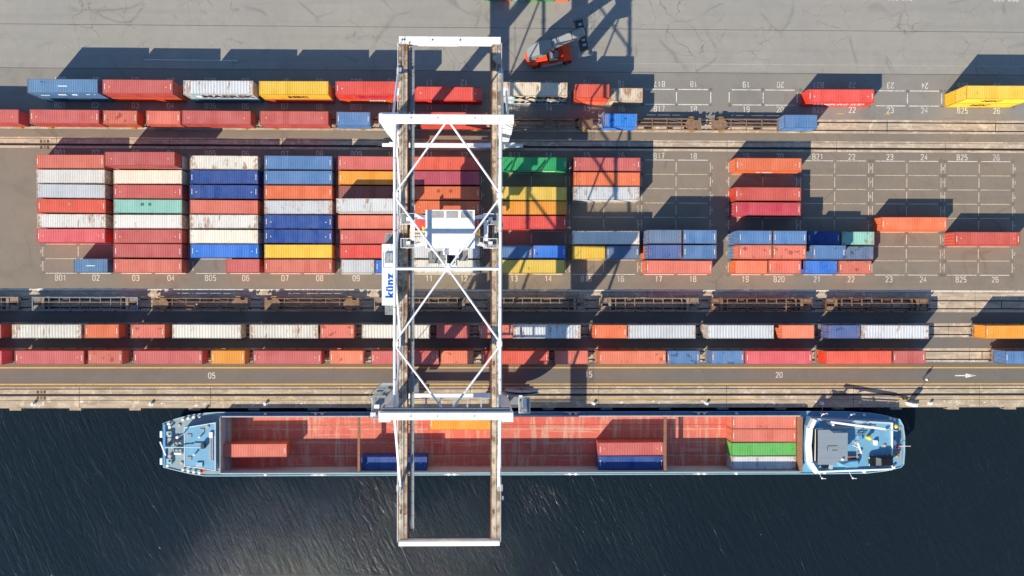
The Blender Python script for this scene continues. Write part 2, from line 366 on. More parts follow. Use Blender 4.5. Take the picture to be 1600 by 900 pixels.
def numerals(parent, s, mat, loc, rz=0.0, h=.98, w=.125):
    """painted figures with their own strokes, laid flat"""
    k = (s, mat, h)
    if k not in NUM:
        m = MB(); x = 0.0; lift = 0.0
        for ch in s:
            if ch == ' ': x += .5; continue
            for pl in STROKE[ch]:
                n = len(pl); vs = []
                for i, q in enumerate(pl):
                    a = Vector(pl[max(0, i - 1)]); b = Vector(q); c = Vector(pl[min(n - 1, i + 1)])
                    d1 = (b - a).normalized() if i else (c - b).normalized(); d2 = (c - b).normalized() if i < n - 1 else d1
                    mm = Vector((-d1.y - d2.y, d1.x + d2.x)); mm = mm.normalized() if mm.length > .01 else Vector((-d1.y, d1.x)); kk = (w / 2) / max(.55, mm.dot(Vector((-d1.y, d1.x))))
                    vs += [(x + b.x * .8 + mm.x * kk, b.y - .5 + mm.y * kk, lift), (x + b.x * .8 - mm.x * kk, b.y - .5 - mm.y * kk, lift)]
                m.add(vs, [(2 * i, 2 * i + 1, 2 * i + 3, 2 * i + 2) for i in range(n - 1)]); lift += .0006
            x += .74
        x -= .27; m.v = [((a - x / 2) * h, b * h, c) for a, b, c in m.v]; NUM[k] = m.mesh('painted_number', mat)
    return obj('painted_number', NUM[k], parent, loc, (0, 0, rz))

# ================================================================== THE SETTING
XL, XR = -420.0, 440.0
ground = struct(MB().box(-900, 900, -23.3, 900, -5.0, -.05).build('ground', 'yard_asphalt'))
def sheet(name, y0, y1, mat, z=0.0, x0=XL, x1=XR):
    return struct(MB().box(x0, x1, y0 + .006, y1 - .006, -.045, z).build(name, mat))
apron = sheet('apron', 47.04, 420, 'apron_asphalt')
apron_lane = sheet('apron', 39.04, 46.98, 'apron_asphalt')
apron_edge = sheet('apron', 30.44, 38.98, 'apron_edge_asphalt')
strip_a = sheet('asphalt_strip', 26.40, 27.86, 'yard_asphalt')
yard = sheet('yard_pavement', -1.50, 24.36, 'yard_asphalt')
sheet('asphalt_strip', -7.67, -5.62, 'road_asphalt'); sheet('asphalt_strip', -12.38, -10.33, 'road_asphalt')
road = sheet('road', -19.55, -15.03, 'road_asphalt')
# expansion seams of the apron: tar strips lying in the gaps
for y in (47.01, 39.01): MB().box(XL, XR, y - .04, y + .04, -.045, -.012).build('tar_seam', 'seam', apron_lane)

def slab_strip(name, y0, y1, mat, x_off, pitch=20.65, z=.012):
    bed = struct(MB().box(XL, XR, y0 + .01, y1 - .01, -.048, -.02).build(name, 'seam'))
    lo = int((XL - x_off) / pitch) + 1; first = None
    for k in range(-9, 6):
        x = x_off + k * pitch
        if first is None: first = MB().box(.04, pitch - .04, y0 + .006, y1 - .006, -.02, z).mesh('slab', mat)
        obj('slab', first, bed, (x, 0, 0))
    return bed
t1 = slab_strip('track_bed', 27.86, 30.44, 'slab_concrete', 76.0)
cr1 = slab_strip('crane_rail_bed', 24.36, 26.40, 'slab_concrete', 66.5)
t2 = slab_strip('track_bed', -5.62, -1.50, 'slab_concrete', 93.0)
t3 = slab_strip('track_bed', -10.33, -7.67, 'slab_concrete', 88.0)
t4 = slab_strip('track_bed', -15.03, -12.38, 'slab_concrete', 92.0)
quay = slab_strip('quay', -23.43, -19.55, 'quay_concrete', 70.0, 24.0)
MB().box(XL, XR, -23.43, -23.3, -6.5, -.03).build('quay_wall', 'wall_concrete', quay)
MB().box(XL, XR, -23.50, -23.36, -.22, .03).build('quay_edge', 'slab_concrete', quay)
RAIL_Z = .055
def rail(bed, y, groove=.10, head=.075):
    MB().box(XL, XR, y - groove - head / 2, y + groove + head / 2, .0121, .016).build('rail_groove', 'seam', bed)
    MB().box(XL, XR, y - head / 2, y + head / 2, .0161, RAIL_Z).build('rail', 'rail_steel', bed)
for bed, ys in ((t1, (29.90, 28.40)), (t2, (-3.45, -4.96)), (t3, (-8.30, -9.81)), (t4, (-12.98, -14.49))):
    for y in ys: rail(bed, y, .07)
rail(cr1, 25.0, .16, .09); rail(quay, -21.1, .17, .09); rail(quay, -19.98, .05, .07)
for y in (-22.08,): MB().box(XL, XR, y - .035, y + .035, .0121, .016).build('joint', 'seam', quay)
MB().box(XL, XR, 26.02, 26.09, .0121, .0155).build('joint', 'seam', cr1)
for y in (-1.62,): MB().box(XL, XR, y - .10, y + .10, .0121, .0162).build('edge_stripe', 'line_white', t2)
MB().box(XL, XR, -2.02, -1.98, .0121, .0155).build('joint', 'seam', t2)
# drainage slots crossing the tracks
for bed, y0, y1, xs in ((t1, 28.5, 29.8, (76.0, 96.6, 34.6, 14.0)), (t2, -4.86, -3.55, (98.0,)), (t4, -14.4, -13.1, (94.4,)), (t3, -9.7, -8.4, (73.4,))):
    for x in xs: MB().box(x - .07, x + .07, y0, y1, .0125, .017).build('drain_slot', 'seam', bed)
# steel anchor plates on the crane rails
for x, y, bed in ((-80.2, 25.0, cr1), (-81.0, -21.1, quay)):
    for sy in (-1, 1):
        for dx in (-.62, 0, .62): MB().box(x + dx - .2, x + dx + .2, y + sy * .3, y + sy * .82, .0125, .04).build('anchor_plate', 'rust' if dx else 'wagon_brown', bed)
for x, y in ((-81, -1.62), (49.6, -1.62), (11.6, -1.62), (-32.6, -1.62)): MB().box(x - .55, x + .55, y - .25, y + .18, .017, .022).build('paint_patch', 'line_white', t2)

# water
struct(MB().quad(-900, 900, -900, -23.4, -4.0).build('water', 'water'))

# ------------------------------------------------------------------ painted markings
def line(parent, x0, x1, y0, y1, mat='line_cream', z=.004): MB().quad(x0, x1, y0, y1, z).build('painted_line', mat, parent)
BAYS = [('01', '02', -80.6, -67.7), ('03', '04', -66.9, -54.0), ('05', '06', -53.2, -40.3), ('07', '08', -39.5, -26.7), ('09', '10', -26.4, -13.5), ('11', '12', -12.9, .0),
        ('13', '14', 2.9, 15.7), ('15', '16', 16.4, 29.2), ('17', '18', 29.9, 42.75), ('19', '20', 46.2, 59.0), ('21', '22', 59.73, 72.61), ('23', '24', 73.33, 86.32), ('25', '26', 87.05, 100.02)]
ROW0, PITCH = 1.365, 2.67
rowc = lambda r: ROW0 + PITCH * (r - .5)
spots = MB().disc(0, 0, 0, .48, 10).mesh('grease_spot', 'grime_spot')
BNUM = {'01': 'B01', '05': 'B05', '09': 'B09', '13': 'B13', '17': 'B17', '21': 'B21', '25': 'B25'}
for a, b, x0, x1 in BAYS:
    xm = (x0 + x1) / 2
    for k in range(9):
        y = ROW0 + k * PITCH
        line(yard, x0 + .55, xm - .35, y - .055, y + .055, 'line_cream' if 0 < k < 8 else 'line_white'); line(yard, xm + .35, x1 - .55, y - .055, y + .055, 'line_cream' if 0 < k < 8 else 'line_white')
    for k in range(8):
        y0, y1 = ROW0 + k * PITCH + .45, ROW0 + (k + 1) * PITCH - .45
        for x in (x0, xm, x1): line(yard, x - .07, x + .07, y0, y1)
        d = str(k + 1)
        if a not in ('03', '05', '07', '09', '13'): numerals(yard, d, 'number_white', (x1 + .36, (y0 + y1) / 2, .005), h=.5)
        if a in ('01', '13', '19', '17'): numerals(yard, d, 'number_white', (x0 - .36, (y0 + y1) / 2, .005), h=.5)
    if x0 > 28 or a == '01':
        for k in range(9):
            for x in (x0, x1):
                if random.random() < .7: obj('grease_spot', spots, yard, (x + random.uniform(-.1, .1), ROW0 + k * PITCH + random.uniform(-.1, .1), .0085)).scale = (random.uniform(.6, 1.05),) * 2 + (1,)
    q = (x1 - x0) / 4
    for n, x in ((a, x0 + q), (b, x0 + 3 * q)):
        s = BNUM.get(n, n)
        s2 = {'B13': '13', 'B09': '09', 'B17': '17', 'B21': '21', '15': 'B15', '20': 'B20'}.get(s, s)
        numerals(yard, s, 'number_white', (x, 23.5, .006))
        numerals(yard, s2, 'number_cream', (x, .55, .006))
        numerals(apron_edge, s, 'number_white', (x, 32.25, .006))
        numerals(apron_edge, s, 'number_white', (x, 36.85, .006), math.pi)
    for y in (33.06, 35.87): line(apron_edge, x0 + .5, xm - .35, y - .07, y + .07, 'line_white'); line(apron_edge, xm + .35, x1 - .5, y - .07, y + .07, 'line_white')
    for x in (x0, xm, x1): line(apron_edge, x - .07, x + .07, 33.5, 35.4, 'line_white')
    if x0 > 28:
        for y in (33.06, 35.87):
            for x in (x0, xm, x1):
                if random.random() < .75: obj('grease_spot', spots, apron_edge, (x + random.uniform(-.15, .15), y + random.uniform(-.1, .1), .0085)).scale = (random.uniform(.45, .9), random.uniform(.4, .8), 1)
# top margin: painted figures of the next block, read from the other side
for x in (57.9, 78.3, 98.4):
    numerals(apron, '008 007', 'number_white', (x, 53.3, .006), math.pi)
# faint worn lines running along the apron
line(apron_lane, 25, 110, 40.6, 40.64, 'line_cream')
line(apron_lane, -62, -45, 40.6, 40.7, 'line_white')
for x in (66.5, 75.4): line(apron_edge, x, x + 1.2, 31.45, 31.6, 'line_yellow')
# road
for y in (-16.05, -19.12): line(road, XL, XR, y - .12, y + .12, 'line_yellow')
for s, x, y in (('05', -49.8, -17.5), ('15', 20.1, -17.3), ('20', 55.9, -17.4)): numerals(road, s, 'number_white', (x, y, .006))
MB().add([(89.3, -17.65, .006), (91.3, -17.65, .006), (91.3, -17.45, .006), (89.3, -17.45, .006)], [(0, 1, 2, 3)]).add([(91.3, -17.98, .006), (93.4, -17.55, .006), (91.3, -17.15, .006)], [(0, 1, 2)]).build('painted_arrow', 'line_white', road)
for x0, x1 in ((-73, -71.5), (-66, -60), (-54, -38), (-37, -35), (7.5, 16), (18, 34), (36, 52), (81.4, 84), (90, 130)):
    MB().quad(x0, x1, -21.98, -21.84, .0165).build('painted_line', 'line_yellow', quay)
# oil smears on road
for x, y in ((-33.2, -16.2), (40.6, -16.3)): MB().disc(0, 0, 0, .5, 14).build('oil_stain', 'grime_spot', road)
_st = [o for o in col.objects if o.name.startswith('oil_stain')]
for o, p in zip(_st, ((-33.2, -16.5), (40.6, -16.5))): o.location = (p[0], p[1], .009); o.scale = (1.6, .55, 1)
# pale paint splashes and gull marks on the quay edge
for i in range(46):
    x = random.uniform(-88, 100); y = random.uniform(-23.1, -22.3); n = random.randint(5, 8); r = random.uniform(.08, .3)
    MB().add([(x + r * random.uniform(.4, 1.3) * math.cos(6.283 * k / n) * 1.5, y + r * random.uniform(.4, 1.1) * math.sin(6.283 * k / n), .0135 + i * .00006) for k in range(n)], [tuple(range(n))]).build('paint_splash', 'line_white', quay)

# ================================================================== CONTAINERS
COL = {  # roof paint as it looks in the sun, sun-bleached; words for the label
 'salmon': ((220, 118, 98), 'salmon'), 'white': ((231, 227, 218), 'white'), 'pale': ((206, 210, 212), 'pale grey'), 'redorange': ((226, 92, 68), 'orange-red'), 'pink': ((232, 102, 106), 'pinkish red'),
 'steel': ((92, 134, 172), 'steel blue'), 'brick': ((200, 97, 92), 'brick red'), 'cream': ((242, 232, 212), 'cream'), 'mint': ((146, 204, 188), 'mint green'), 'grime': ((222, 218, 204), 'off-white'),
 'navy': ((22, 74, 152), 'dark blue'), 'royal': ((44, 118, 212), 'bright blue'), 'blue': ((84, 128, 178), 'blue'), 'orange': ((230, 116, 72), 'orange'), 'yellow': ((236, 192, 64), 'yellow'),
 'amber': ((242, 158, 48), 'amber yellow'), 'brown': ((150, 84, 72), 'brown'), 'red': ((226, 80, 70), 'bright red'), 'plum': ((176, 72, 92), 'plum red'), 'green': ((22, 168, 96), 'green'),
 'mustard': ((222, 188, 78), 'mustard yellow'), 'slate': ((98, 122, 154), 'slate blue'), 'redbrick': ((204, 86, 74), 'rusty red'), 'crimson': ((208, 66, 84), 'crimson'), 'peach': ((236, 130, 96), 'peach orange'),
 'teal': ((70, 130, 160), 'teal blue'), 'cobalt': ((22, 124, 210), 'cobalt blue'), 'lime': ((90, 178, 84), 'light green'), 'tan': ((218, 204, 180), 'tan'), 'dusk': ((76, 100, 156), 'dusty blue')}
DIM = {40: (12.19, 2.44, 2.9), 20: (6.06, 2.44, 2.59)}
CM = {}
def corrug(L, pitch, depth):
    """profile points (x, offset) along a length, trapezoid ribs"""
    n = max(4, int(round(L / pitch))); p = L / n; out = []
    for i in range(n):
        x = -L / 2 + i * p
        out += [(x, 0.0), (x + p * .36, 0.0), (x + p * .5, -depth), (x + p * .86, -depth)]
    out.append((L / 2, 0.0)); return out
def container_meshes(t, wide):
    if (t, wide) in CM: return CM[(t, wide)]
    L, W, H = DIM[t]; d = {}
    pr = corrug(L - .26, .52 if wide else .31, .036 if wide else .027)
    m = MB(); hw = W / 2 - .055
    vs = [(x, s * hw, H - .012 + o) for x, o in pr for s in (-1, 1)]
    m.add(vs, [(2 * i, 2 * i + 2, 2 * i + 3, 2 * i + 1) for i in range(len(pr) - 1)]); d['roof'] = m.mesh('roof', 'paint')
    pr = corrug(L - .26, .278, .05)
    for s, k in ((-1, 'side_a'), (1, 'side_b')):
        m = MB(); vs = [(x, s * (W / 2 - .02 + o), z) for x, o in pr for z in (.14, H - .06)]
        fs = [(2 * i, 2 * i + 2, 2 * i + 3, 2 * i + 1) for i in range(len(pr) - 1)]
        m.add(vs, fs if s < 0 else [f[::-1] for f in fs]); d[k] = m.mesh('side_wall', 'paint')
    m = MB(); pr = corrug(W - .26, .25, .05); x = -L / 2 + .03
    m.add([(x - o, y, z) for y, o in pr for z in (.14, H - .1)], [(2 * i, 2 * i + 1, 2 * i + 3, 2 * i + 2) for i in range(len(pr) - 1)]); d['end'] = m.mesh('end_wall', 'paint')
    for s, k in ((-1, 'door_a'), (1, 'door_b')):
        m = MB(); y0, y1 = (-W / 2 + .13, -.012) if s < 0 else (.012, W / 2 - .13)
        m.box(L / 2 - .06, L / 2 - .025, y0, y1, .16, H - .12)
        for z in (.55, 1.15, 1.75, 2.3): m.box(L / 2 - .025, L / 2 - .005, y0 + .06, y1 - .06, z, z + .08)
        d[k] = m.mesh('door', 'paint')
        m = MB()
        for y in (y0 + .22, y1 - .26): m.tube((L / 2 + .015, y, .1), (L / 2 + .015, y, H - .1), .022, 5)
        d['bars' + k[-2:]] = m.mesh('locking_bar', 'grey_steel')
    m = MB(); e = .12
    for sx in (-1, 1):
        for sy in (-1, 1):
            m.box(sx * L / 2, sx * (L / 2 - e), sy * W / 2, sy * (W / 2 - .13), .12, H - .12)
            for z0, z1 in ((0, .12), (H - .12, H)): m.box(sx * L / 2, sx * (L / 2 - .18), sy * W / 2, sy * (W / 2 - .165), z0, z1)
    for sy in (-1, 1):
        m.box(-L / 2 + .18, L / 2 - .18, sy * (W / 2 - .004), sy * (W / 2 - .075), H - .07, H - .003)
        m.box(-L / 2 + .18, L / 2 - .18, sy * (W / 2 - .004), sy * (W / 2 - .075), .02, .15)
    for sx in (-1, 1):
        m.box(sx * (L / 2 - .004), sx * (L / 2 - .14), -W / 2 + .165, W / 2 - .165, H - .11, H - .004)
        m.box(sx * (L / 2 - .004), sx * (L / 2 - .1), -W / 2 + .165, W / 2 - .165, .02, .15)
    d['frame'] = m.mesh('frame', 'frame')
    m = MB(); m.box(-L / 2 + .1, L / 2 - .1, -W / 2 + .08, W / 2 - .08, .10, .139); d['floor'] = m.mesh('floor', 'wagon_brown')
    m = MB(); m.box(-.025, .025, -.42, .5, -.0115, -.0045)      # identification figures at the end of the roof: a strip of small characters
    for i in range(9):
        if i != 4: y = -.45 + i * .112; m.box(-.055, .055, y, y + .075, -.0115, -.004)
    d['mark'] = m.mesh('roof_lettering', 'ink_white')
    m = MB(); m.tube((0, 0, -.0115), (0, 0, -.003), .10, 10)
    d['dot'] = m.mesh('roof_disc', 'yellow_paint'); d['dotw'] = m.mesh('roof_disc', 'ink_white')
    CM[(t, wide)] = d; return d
LABELS = set()
PALE = {'white', 'pale', 'grime', 'cream', 'tan', 'mint'}
MARKED = {'brick', 'navy', 'royal', 'red', 'redbrick', 'pink', 'orange', 'redorange', 'amber', 'plum', 'salmon', 'peach', 'blue', 'crimson', 'green', 'slate', 'steel'}
def container(x, y, z, t, colour, rust, label, group, rz=0.0, wide=False, flip=None, fade=1.0):
    if label in LABELS or not 4 <= len(label.split()) <= 16: print('LABEL', label)
    LABELS.add(label)
    L, W, H = DIM[t]; d = container_meshes(t, wide)
    flip = random.random() < .4 if flip is None else flip
    r = thing('shipping_container', label, 'container', (x, y, z), rz + (math.pi if flip else 0) + R(random.uniform(-.3, .3)), group, False)
    rgb = COL[colour][0]; k = .85 * random.uniform(.9, 1.1)
    roof = lin(*rgb, k); g = sum(roof) / 3
    side = tuple(min(.8, max(.005, (c + (c - g) * .28) * .95)) for c in roof)
    def part(key, name, colr, rs, p=None):
        o = obj(name, d[key], p or r); o.color = (*colr, 1); o['rust'] = float(rs); o['half'] = L / 2; o['stain'] = float(rs) * (1.0 if colour in PALE else .45); o['rust'] = float(rs) * (.35 if colour in PALE else 1.0); return o
    part('roof', 'roof', roof, rust)
    for key in ('side_a', 'side_b'): part(key, 'side_wall', side, min(rust, 1))
    part('end', 'end_wall', side, min(rust, 1)); part('frame', 'frame', tuple(c * .9 for c in roof), 0); part('floor', 'floor', side, 0)
    for key in ('door_a', 'door_b'): part('bars' + key[-2:], 'locking_bar', side, 0, part(key, 'door', side, min(rust, 1)))
    if colour in MARKED and random.random() < .75:
        for sx in (-1, 1): part('mark', 'roof_lettering', side, 0).location = (sx * (L / 2 - .36), 0, H)
    if colour in ('brick', 'navy', 'redbrick', 'pink', 'amber', 'red', 'orange', 'royal') and random.random() < .8 and t == 40:
        for sx in (-1, 1): part('dotw' if colour in ('red', 'green') else 'dot', 'roof_disc', side, 0).location = (sx * (L / 2 - 1.15), -.05, H)
    return r
def side_text(root, s, mat, x, z, size, dy=-1, sx=1.0, tilt=0.0, bold=.02):
    """lettering on the long wall that faces the water (-Y in the world)"""
    fl = abs(abs(root.rotation_euler.z) - math.pi) < .2
    H = DIM[40][2]
    o = text('lettering', s, mat, root, (-x if fl else x, (1.222 if fl else -1.222) , z), (math.pi / 2, 0, math.pi if fl else 0), size=size, bold=bold, sx=sx)
    return o
def side_blocks(root, x, width, z, size):
    fl = abs(abs(root.rotation_euler.z) - math.pi) < .2; s = -1 if fl else 1
    m = MB(); n = int(width / (size * .62)); rr = random.Random(int(x * 10))
    for i in range(n):
        if i and rr.random() < .12: continue
        x0 = x - width / 2 + i * width / n; w = width / n * .74
        ya, yb = (-1.2225, -1.20); q = sorted((s * ya, s * yb)); hh = size * rr.uniform(.75, 1)
        m.box(s * x0, s * (x0 + w), q[0], q[1], z - hh / 2, z + hh / 2)
    return obj('lettering', m.mesh('lettering', 'ink_white'), root)
W = lambda c: COL[c][1]
SZ = {40: 'long', 20: 'short'}
wear = {0: '', 1: '', 2: 'rust-stained ', 3: 'blotchy '}

YARD = [
 ('01-02',8,-73.91,1,40,'salmon',0,None),
 ('01-02',7,-73.78,1,40,'white',1,None),
 ('01-02',6,-73.73,1,40,'pale',1,None),
 ('01-02',5,-73.65,1,40,'redorange',0,None),
 ('01-02',4,-73.66,1,40,'white',2,None),
 ('01-02',3,-73.76,1,40,'pink',0,None),
 ('01-02',1,-70.45,1,20,'steel',0,None),
 ('03-04',8,-60.02,2,40,'brick',0,'pale'),
 ('03-04',7,-60.03,1,40,'cream',0,None),
 ('03-04',6,-60.04,1,40,'brick',0,None),
 ('03-04',5,-60.04,1,40,'mint',1,None),
 ('03-04',4,-60.05,1,40,'white',1,None),
 ('03-04',3,-60.06,1,40,'brick',0,None),
 ('03-04',2,-60.07,1,40,'brick',0,None),
 ('03-04',1,-60.07,1,40,'salmon',0,None),
 ('05-06',8,-46.41,1,40,'grime',2,None),
 ('05-06',7,-46.41,1,40,'navy',0,None),
 ('05-06',6,-46.42,1,40,'navy',0,None),
 ('05-06',5,-46.42,1,40,'salmon',1,None),
 ('05-06',4,-46.43,1,40,'white',2,None),
 ('05-06',3,-46.43,1,40,'cream',1,None),
 ('05-06',2,-46.32,1,40,'royal',0,None),
 ('05-06',1,-43.2,1,20,'brick',0,None),
 ('07-08',8,-33.07,1,40,'blue',1,None),
 ('07-08',7,-33.07,1,40,'blue',1,None),
 ('07-08',6,-33.07,1,40,'orange',0,None),
 ('07-08',5,-33.07,1,40,'pale',2,None),
 ('07-08',4,-33.07,1,40,'navy',0,None),
 ('07-08',3,-33.08,1,40,'navy',1,None),
 ('07-08',2,-33.08,1,40,'yellow',0,None),
 ('07-08',1,-33.08,1,40,'salmon',1,None),
 ('09-10',8,-19.82,1,40,'brick',0,None),
 ('09-10',7,-19.76,1,40,'amber',0,None),
 ('09-10',6,-19.76,1,40,'brown',2,None),
 ('09-10',5,-19.55,2,40,'pale',2,'salmon'),
 ('09-10',4,-19.82,1,40,'salmon',0,None),
 ('09-10',3,-19.47,1,40,'brick',0,None),
 ('09-10',2,-19.5,1,40,'red',0,None),
 ('09-10',1,-22.44,1,20,'pale',1,None),
 ('09-10',1,-16.24,1,20,'royal',0,None),
 ('11-12',8,-6.37,1,40,'redorange',0,None),
 ('11-12',7,-6.37,1,40,'plum',1,None),
 ('11-12',6,-6.37,1,40,'orange',1,None),
 ('11-12',5,-6.36,1,40,'orange',0,None),
 ('11-12',4,-6.36,1,40,'red',0,None),
 ('11-12',3,-6.36,1,40,'white',1,None),
 ('11-12',2,-6.35,1,40,'pale',1,None),
 ('11-12',1,-6.35,1,40,'grime',2,None),
 ('13-14',8,9.48,1,40,'green',0,None),
 ('13-14',6,9.49,1,40,'mustard',0,None),
 ('13-14',5,9.53,1,40,'amber',0,None),
 ('13-14',4,9.45,1,40,'red',0,None),
 ('13-14',2,6.24,1,20,'blue',2,None),
 ('13-14',2,12.4,1,20,'royal',2,None),
 ('13-14',1,9.15,1,40,'mustard',1,None),
 ('15-16',8,22.86,1,40,'brick',0,None),
 ('15-16',7,22.81,1,40,'orange',0,None),
 ('15-16',6,22.73,1,40,'pale',2,None),
 ('15-16',3,22.73,1,40,'white',1,None),
 ('15-16',2,19.6,1,20,'yellow',0,None),
 ('15-16',2,25.84,1,20,'slate',0,None),
 ('17-18',3,32.86,2,20,'slate',2,'blue'),
 ('17-18',3,39.17,2,20,'blue',2,'slate'),
 ('17-18',2,32.87,2,20,'dusk',2,'orange'),
 ('17-18',2,39.18,2,20,'blue',2,'salmon'),
 ('17-18',1,36.11,1,40,'salmon',0,None),
 ('19-20',8,52.47,1,40,'orange',0,None),
 ('19-20',6,52.38,1,40,'redbrick',0,None),
 ('19-20',5,52.37,1,40,'crimson',2,None),
 ('19-20',3,49.15,2,20,'blue',2,'blue'),
 ('19-20',3,55.43,2,20,'blue',2,'brick'),
 ('19-20',2,49.17,2,20,'salmon',3,'steel'),
 ('19-20',2,55.36,2,20,'salmon',3,'salmon'),
 ('19-20',1,49.46,1,20,'peach',1,None),
 ('19-20',1,55.7,1,20,'salmon',1,None),
 ('21-22',3,62.89,1,20,'navy',0,None),
 ('21-22',3,69.23,1,20,'mint',2,None),
 ('21-22',2,62.55,2,20,'blue',2,'steel'),
 ('21-22',2,69.1,1,20,'slate',3,None),
 ('21-22',1,62.42,1,20,'royal',2,None),
 ('21-22',1,68.73,1,20,'salmon',3,None),
 ('23-24',4,79.44,1,40,'orange',0,None),
 ('25-26',3,93.11,1,40,'redbrick',0,None),
]
G_Y = 'containers stacked in the numbered yard block'
NUMW = ['', 'one', 'two', 'three', 'four', 'five', 'six', 'seven', 'eight']
def slot_of(b, x, t):
    if t == 40: return 'slots ' + b
    a, c, x0, x1 = next(q for q in BAYS if q[0] == b[:2]); return 'slot ' + (a if x < (x0 + x1) / 2 else c)
for b, r, x, lev, t, c, ru, un in YARD:
    y = rowc(r) + random.uniform(-.05, .05); H = DIM[t][2]; s = slot_of(b, x, t)
    if lev == 2:
        container(x + random.uniform(-.05, .05), y, 0.0, t, un, min(ru, 1), f'{W(un)} {SZ[t]} container lying under the {W(c)} one, row {NUMW[r]} at {s}', G_Y)
        container(x, y, H + .004, t, c, ru, f'{wear[ru]}{W(c)} {SZ[t]} container on top of the {W(un)} one, row {NUMW[r]} at {s}', G_Y)
    else:
        flip = True if (b, r) in (('25-26', 3), ('19-20', 8), ('17-18', 1)) else (False if c in ('yellow',) else None)
        o = container(x, y, 0.0, t, c, ru, f'{wear[ru]}{W(c)} {SZ[t]} container standing in painted row {NUMW[r]} at {s}', G_Y, flip=flip)
        if (b, r) == ('13-14', 8): side_blocks(o, .6, 6.8, 1.9, .5)
        if (b, r) == ('19-20', 8): side_blocks(o, -.2, 3.0, 1.5, .55)
        for key, xs, cl in ((('03-04', 5), (-1.0, .35), 'patch_green'), (('11-12', 6), (-1.4, .8), 'patch_brown'), (('01-02', 5), (-.4,), 'patch_tan')):
            if (b, r) == key:
                for x_ in xs: obj('roof_patch', MB().box(x_ - .28, x_ + .28, .1, .62, 2.8885, 2.8945).mesh('roof_patch', cl), o)
        if (b, r) == ('01-02', 1): obj('roof_stripe', MB().box(-.8, .8, -.06, .06, 2.579, 2.588).mesh('roof_stripe', 'ink_white'), o)

NORTH = [
 ('01-02',-73.4,2,40,'steel',1,'steel'),
 ('03-04',-60.35,2,40,'brick',0,'orange'),
 ('05-06',-46.29,2,40,'pale',2,'teal'),
 ('07-08',-33.08,2,40,'yellow',0,'brick'),
 ('09-10',-19.67,2,40,'red',0,'orange'),
 ('11-12',-6.07,1,40,'red',0,None),
 ('13-14',9.14,2,40,'tan',2,'pale'),
 ('15',19.79,2,20,'redorange',0,'salmon'),
 ('16',26.38,1,20,'tan',3,None),
 ('21-22',65.77,1,40,'red',0,None),
 ('25-26',92.93,2,40,'yellow',1,'yellow'),
]
NY = 34.05
for b, x, lev, t, c, ru, un in NORTH:
    H = DIM[t][2]; s = ('slots ' + b) if '-' in b else 'slot ' + b; G = 'containers in the single row on the apron edge'
    y = NY + random.uniform(-.06, .06); lower = None
    if lev == 2:
        lower = container(x, y, 0.0, t, un, min(ru, 1), f'{W(un)} {SZ[t]} container under a {W(c)} one at {s} on the apron', G)
        o = container(x, y, H + .004, t, c, ru, f'{wear[ru]}{W(c)} {SZ[t]} container atop a {W(un)} one at {s} on the apron', G, wide=c == 'pale')
    else:
        o = container(x, y, 0.0, t, c, ru, f'{wear[ru]}{W(c)} {SZ[t]} container at {s} on the apron', G, wide=c == 'pale')
    if b == '01-02':
        side_blocks(o, .3, 3.4, 1.7, .7); side_blocks(o, -3.9, 1.6, 1.3, .35); side_blocks(o, 4.4, 1.6, 1.9, .35); side_blocks(lower, .8, 4.2, 1.8, .6)
        obj('roof_stripe', MB().box(-.8, .8, -.07, .07, 2.889, 2.897).mesh('roof_stripe', 'ink_white'), o)
    if b in ('05-06', '13-14'):
        for q in (o, lower)[:1 if b == '05-06' else 2]:
            fl = 1 if abs(abs(q.rotation_euler.z) - math.pi) < .2 else -1
            obj('emblem_panel', MB().box(fl * 3.1, fl * 4.7, fl * 1.2015, fl * 1.221, .75, 2.3).mesh('emblem_panel', 'emblem_blue'), q); text('emblem_star', '*', 'ink_white', q, (fl * 3.9, fl * 1.2235, .9), (math.pi / 2, 0, math.pi if fl > 0 else 0), size=2.6, bold=.06)
    if b == '05-06': side_text(o, 'MAERSK', 'ink_black', 1.2, 1.45, 2.0, sx=1.25, bold=.07)
    if b == '07-08': side_text(o, 'MSC', 'ink_black', .4, 1.4, 1.5, sx=1.2, bold=.06)
    if b == '09-10': side_text(o, 'HAPAG-LLOYD', 'ink_blue', .2, 1.6, 1.0, sx=.85); side_blocks(lower, .8, 3.0, 1.9, .7)
    if b == '13-14': side_text(o, 'MAERSK', 'ink_black', 1.7, 1.45, 2.0, sx=1.35, bold=.07); side_text(lower, 'MAERSK', 'ink_black', 1.7, 1.45, 2.0, sx=1.35, bold=.07)
    if b == '21-22': side_text(o, 'HAMBURG SÜD', 'ink_white', .2, 1.6, 1.3, sx=1.05)
    if b == '25-26': side_text(o, 'MSC', 'ink_black', -.5, 1.5, 1.5, sx=1.2, bold=.06); side_text(lower, 'MSC', 'ink_black', -.5, 1.5, 1.5, sx=1.2, bold=.06)
# ends of the next block at the far side of the apron, standing across it
prev = None
for i, (c, un) in enumerate((('green', 'teal'), ('redorange', 'brick'), ('mint', 'blue'), ('lime', 'navy'), ('green', 'orange'), ('orange', 'steel'))):
    x = 1.7 + i * 2.612; G = 'containers standing across the far side of the apron'; pl = ['outermost', 'second', 'third', 'fourth', 'fifth', 'sixth'][i]
    container(x, 51.95 + 6.1, 0, 40, c, 0, f'{W(c)} container end on across the apron, {pl} counted from the long gantry shadow', G, rz=math.pi / 2)

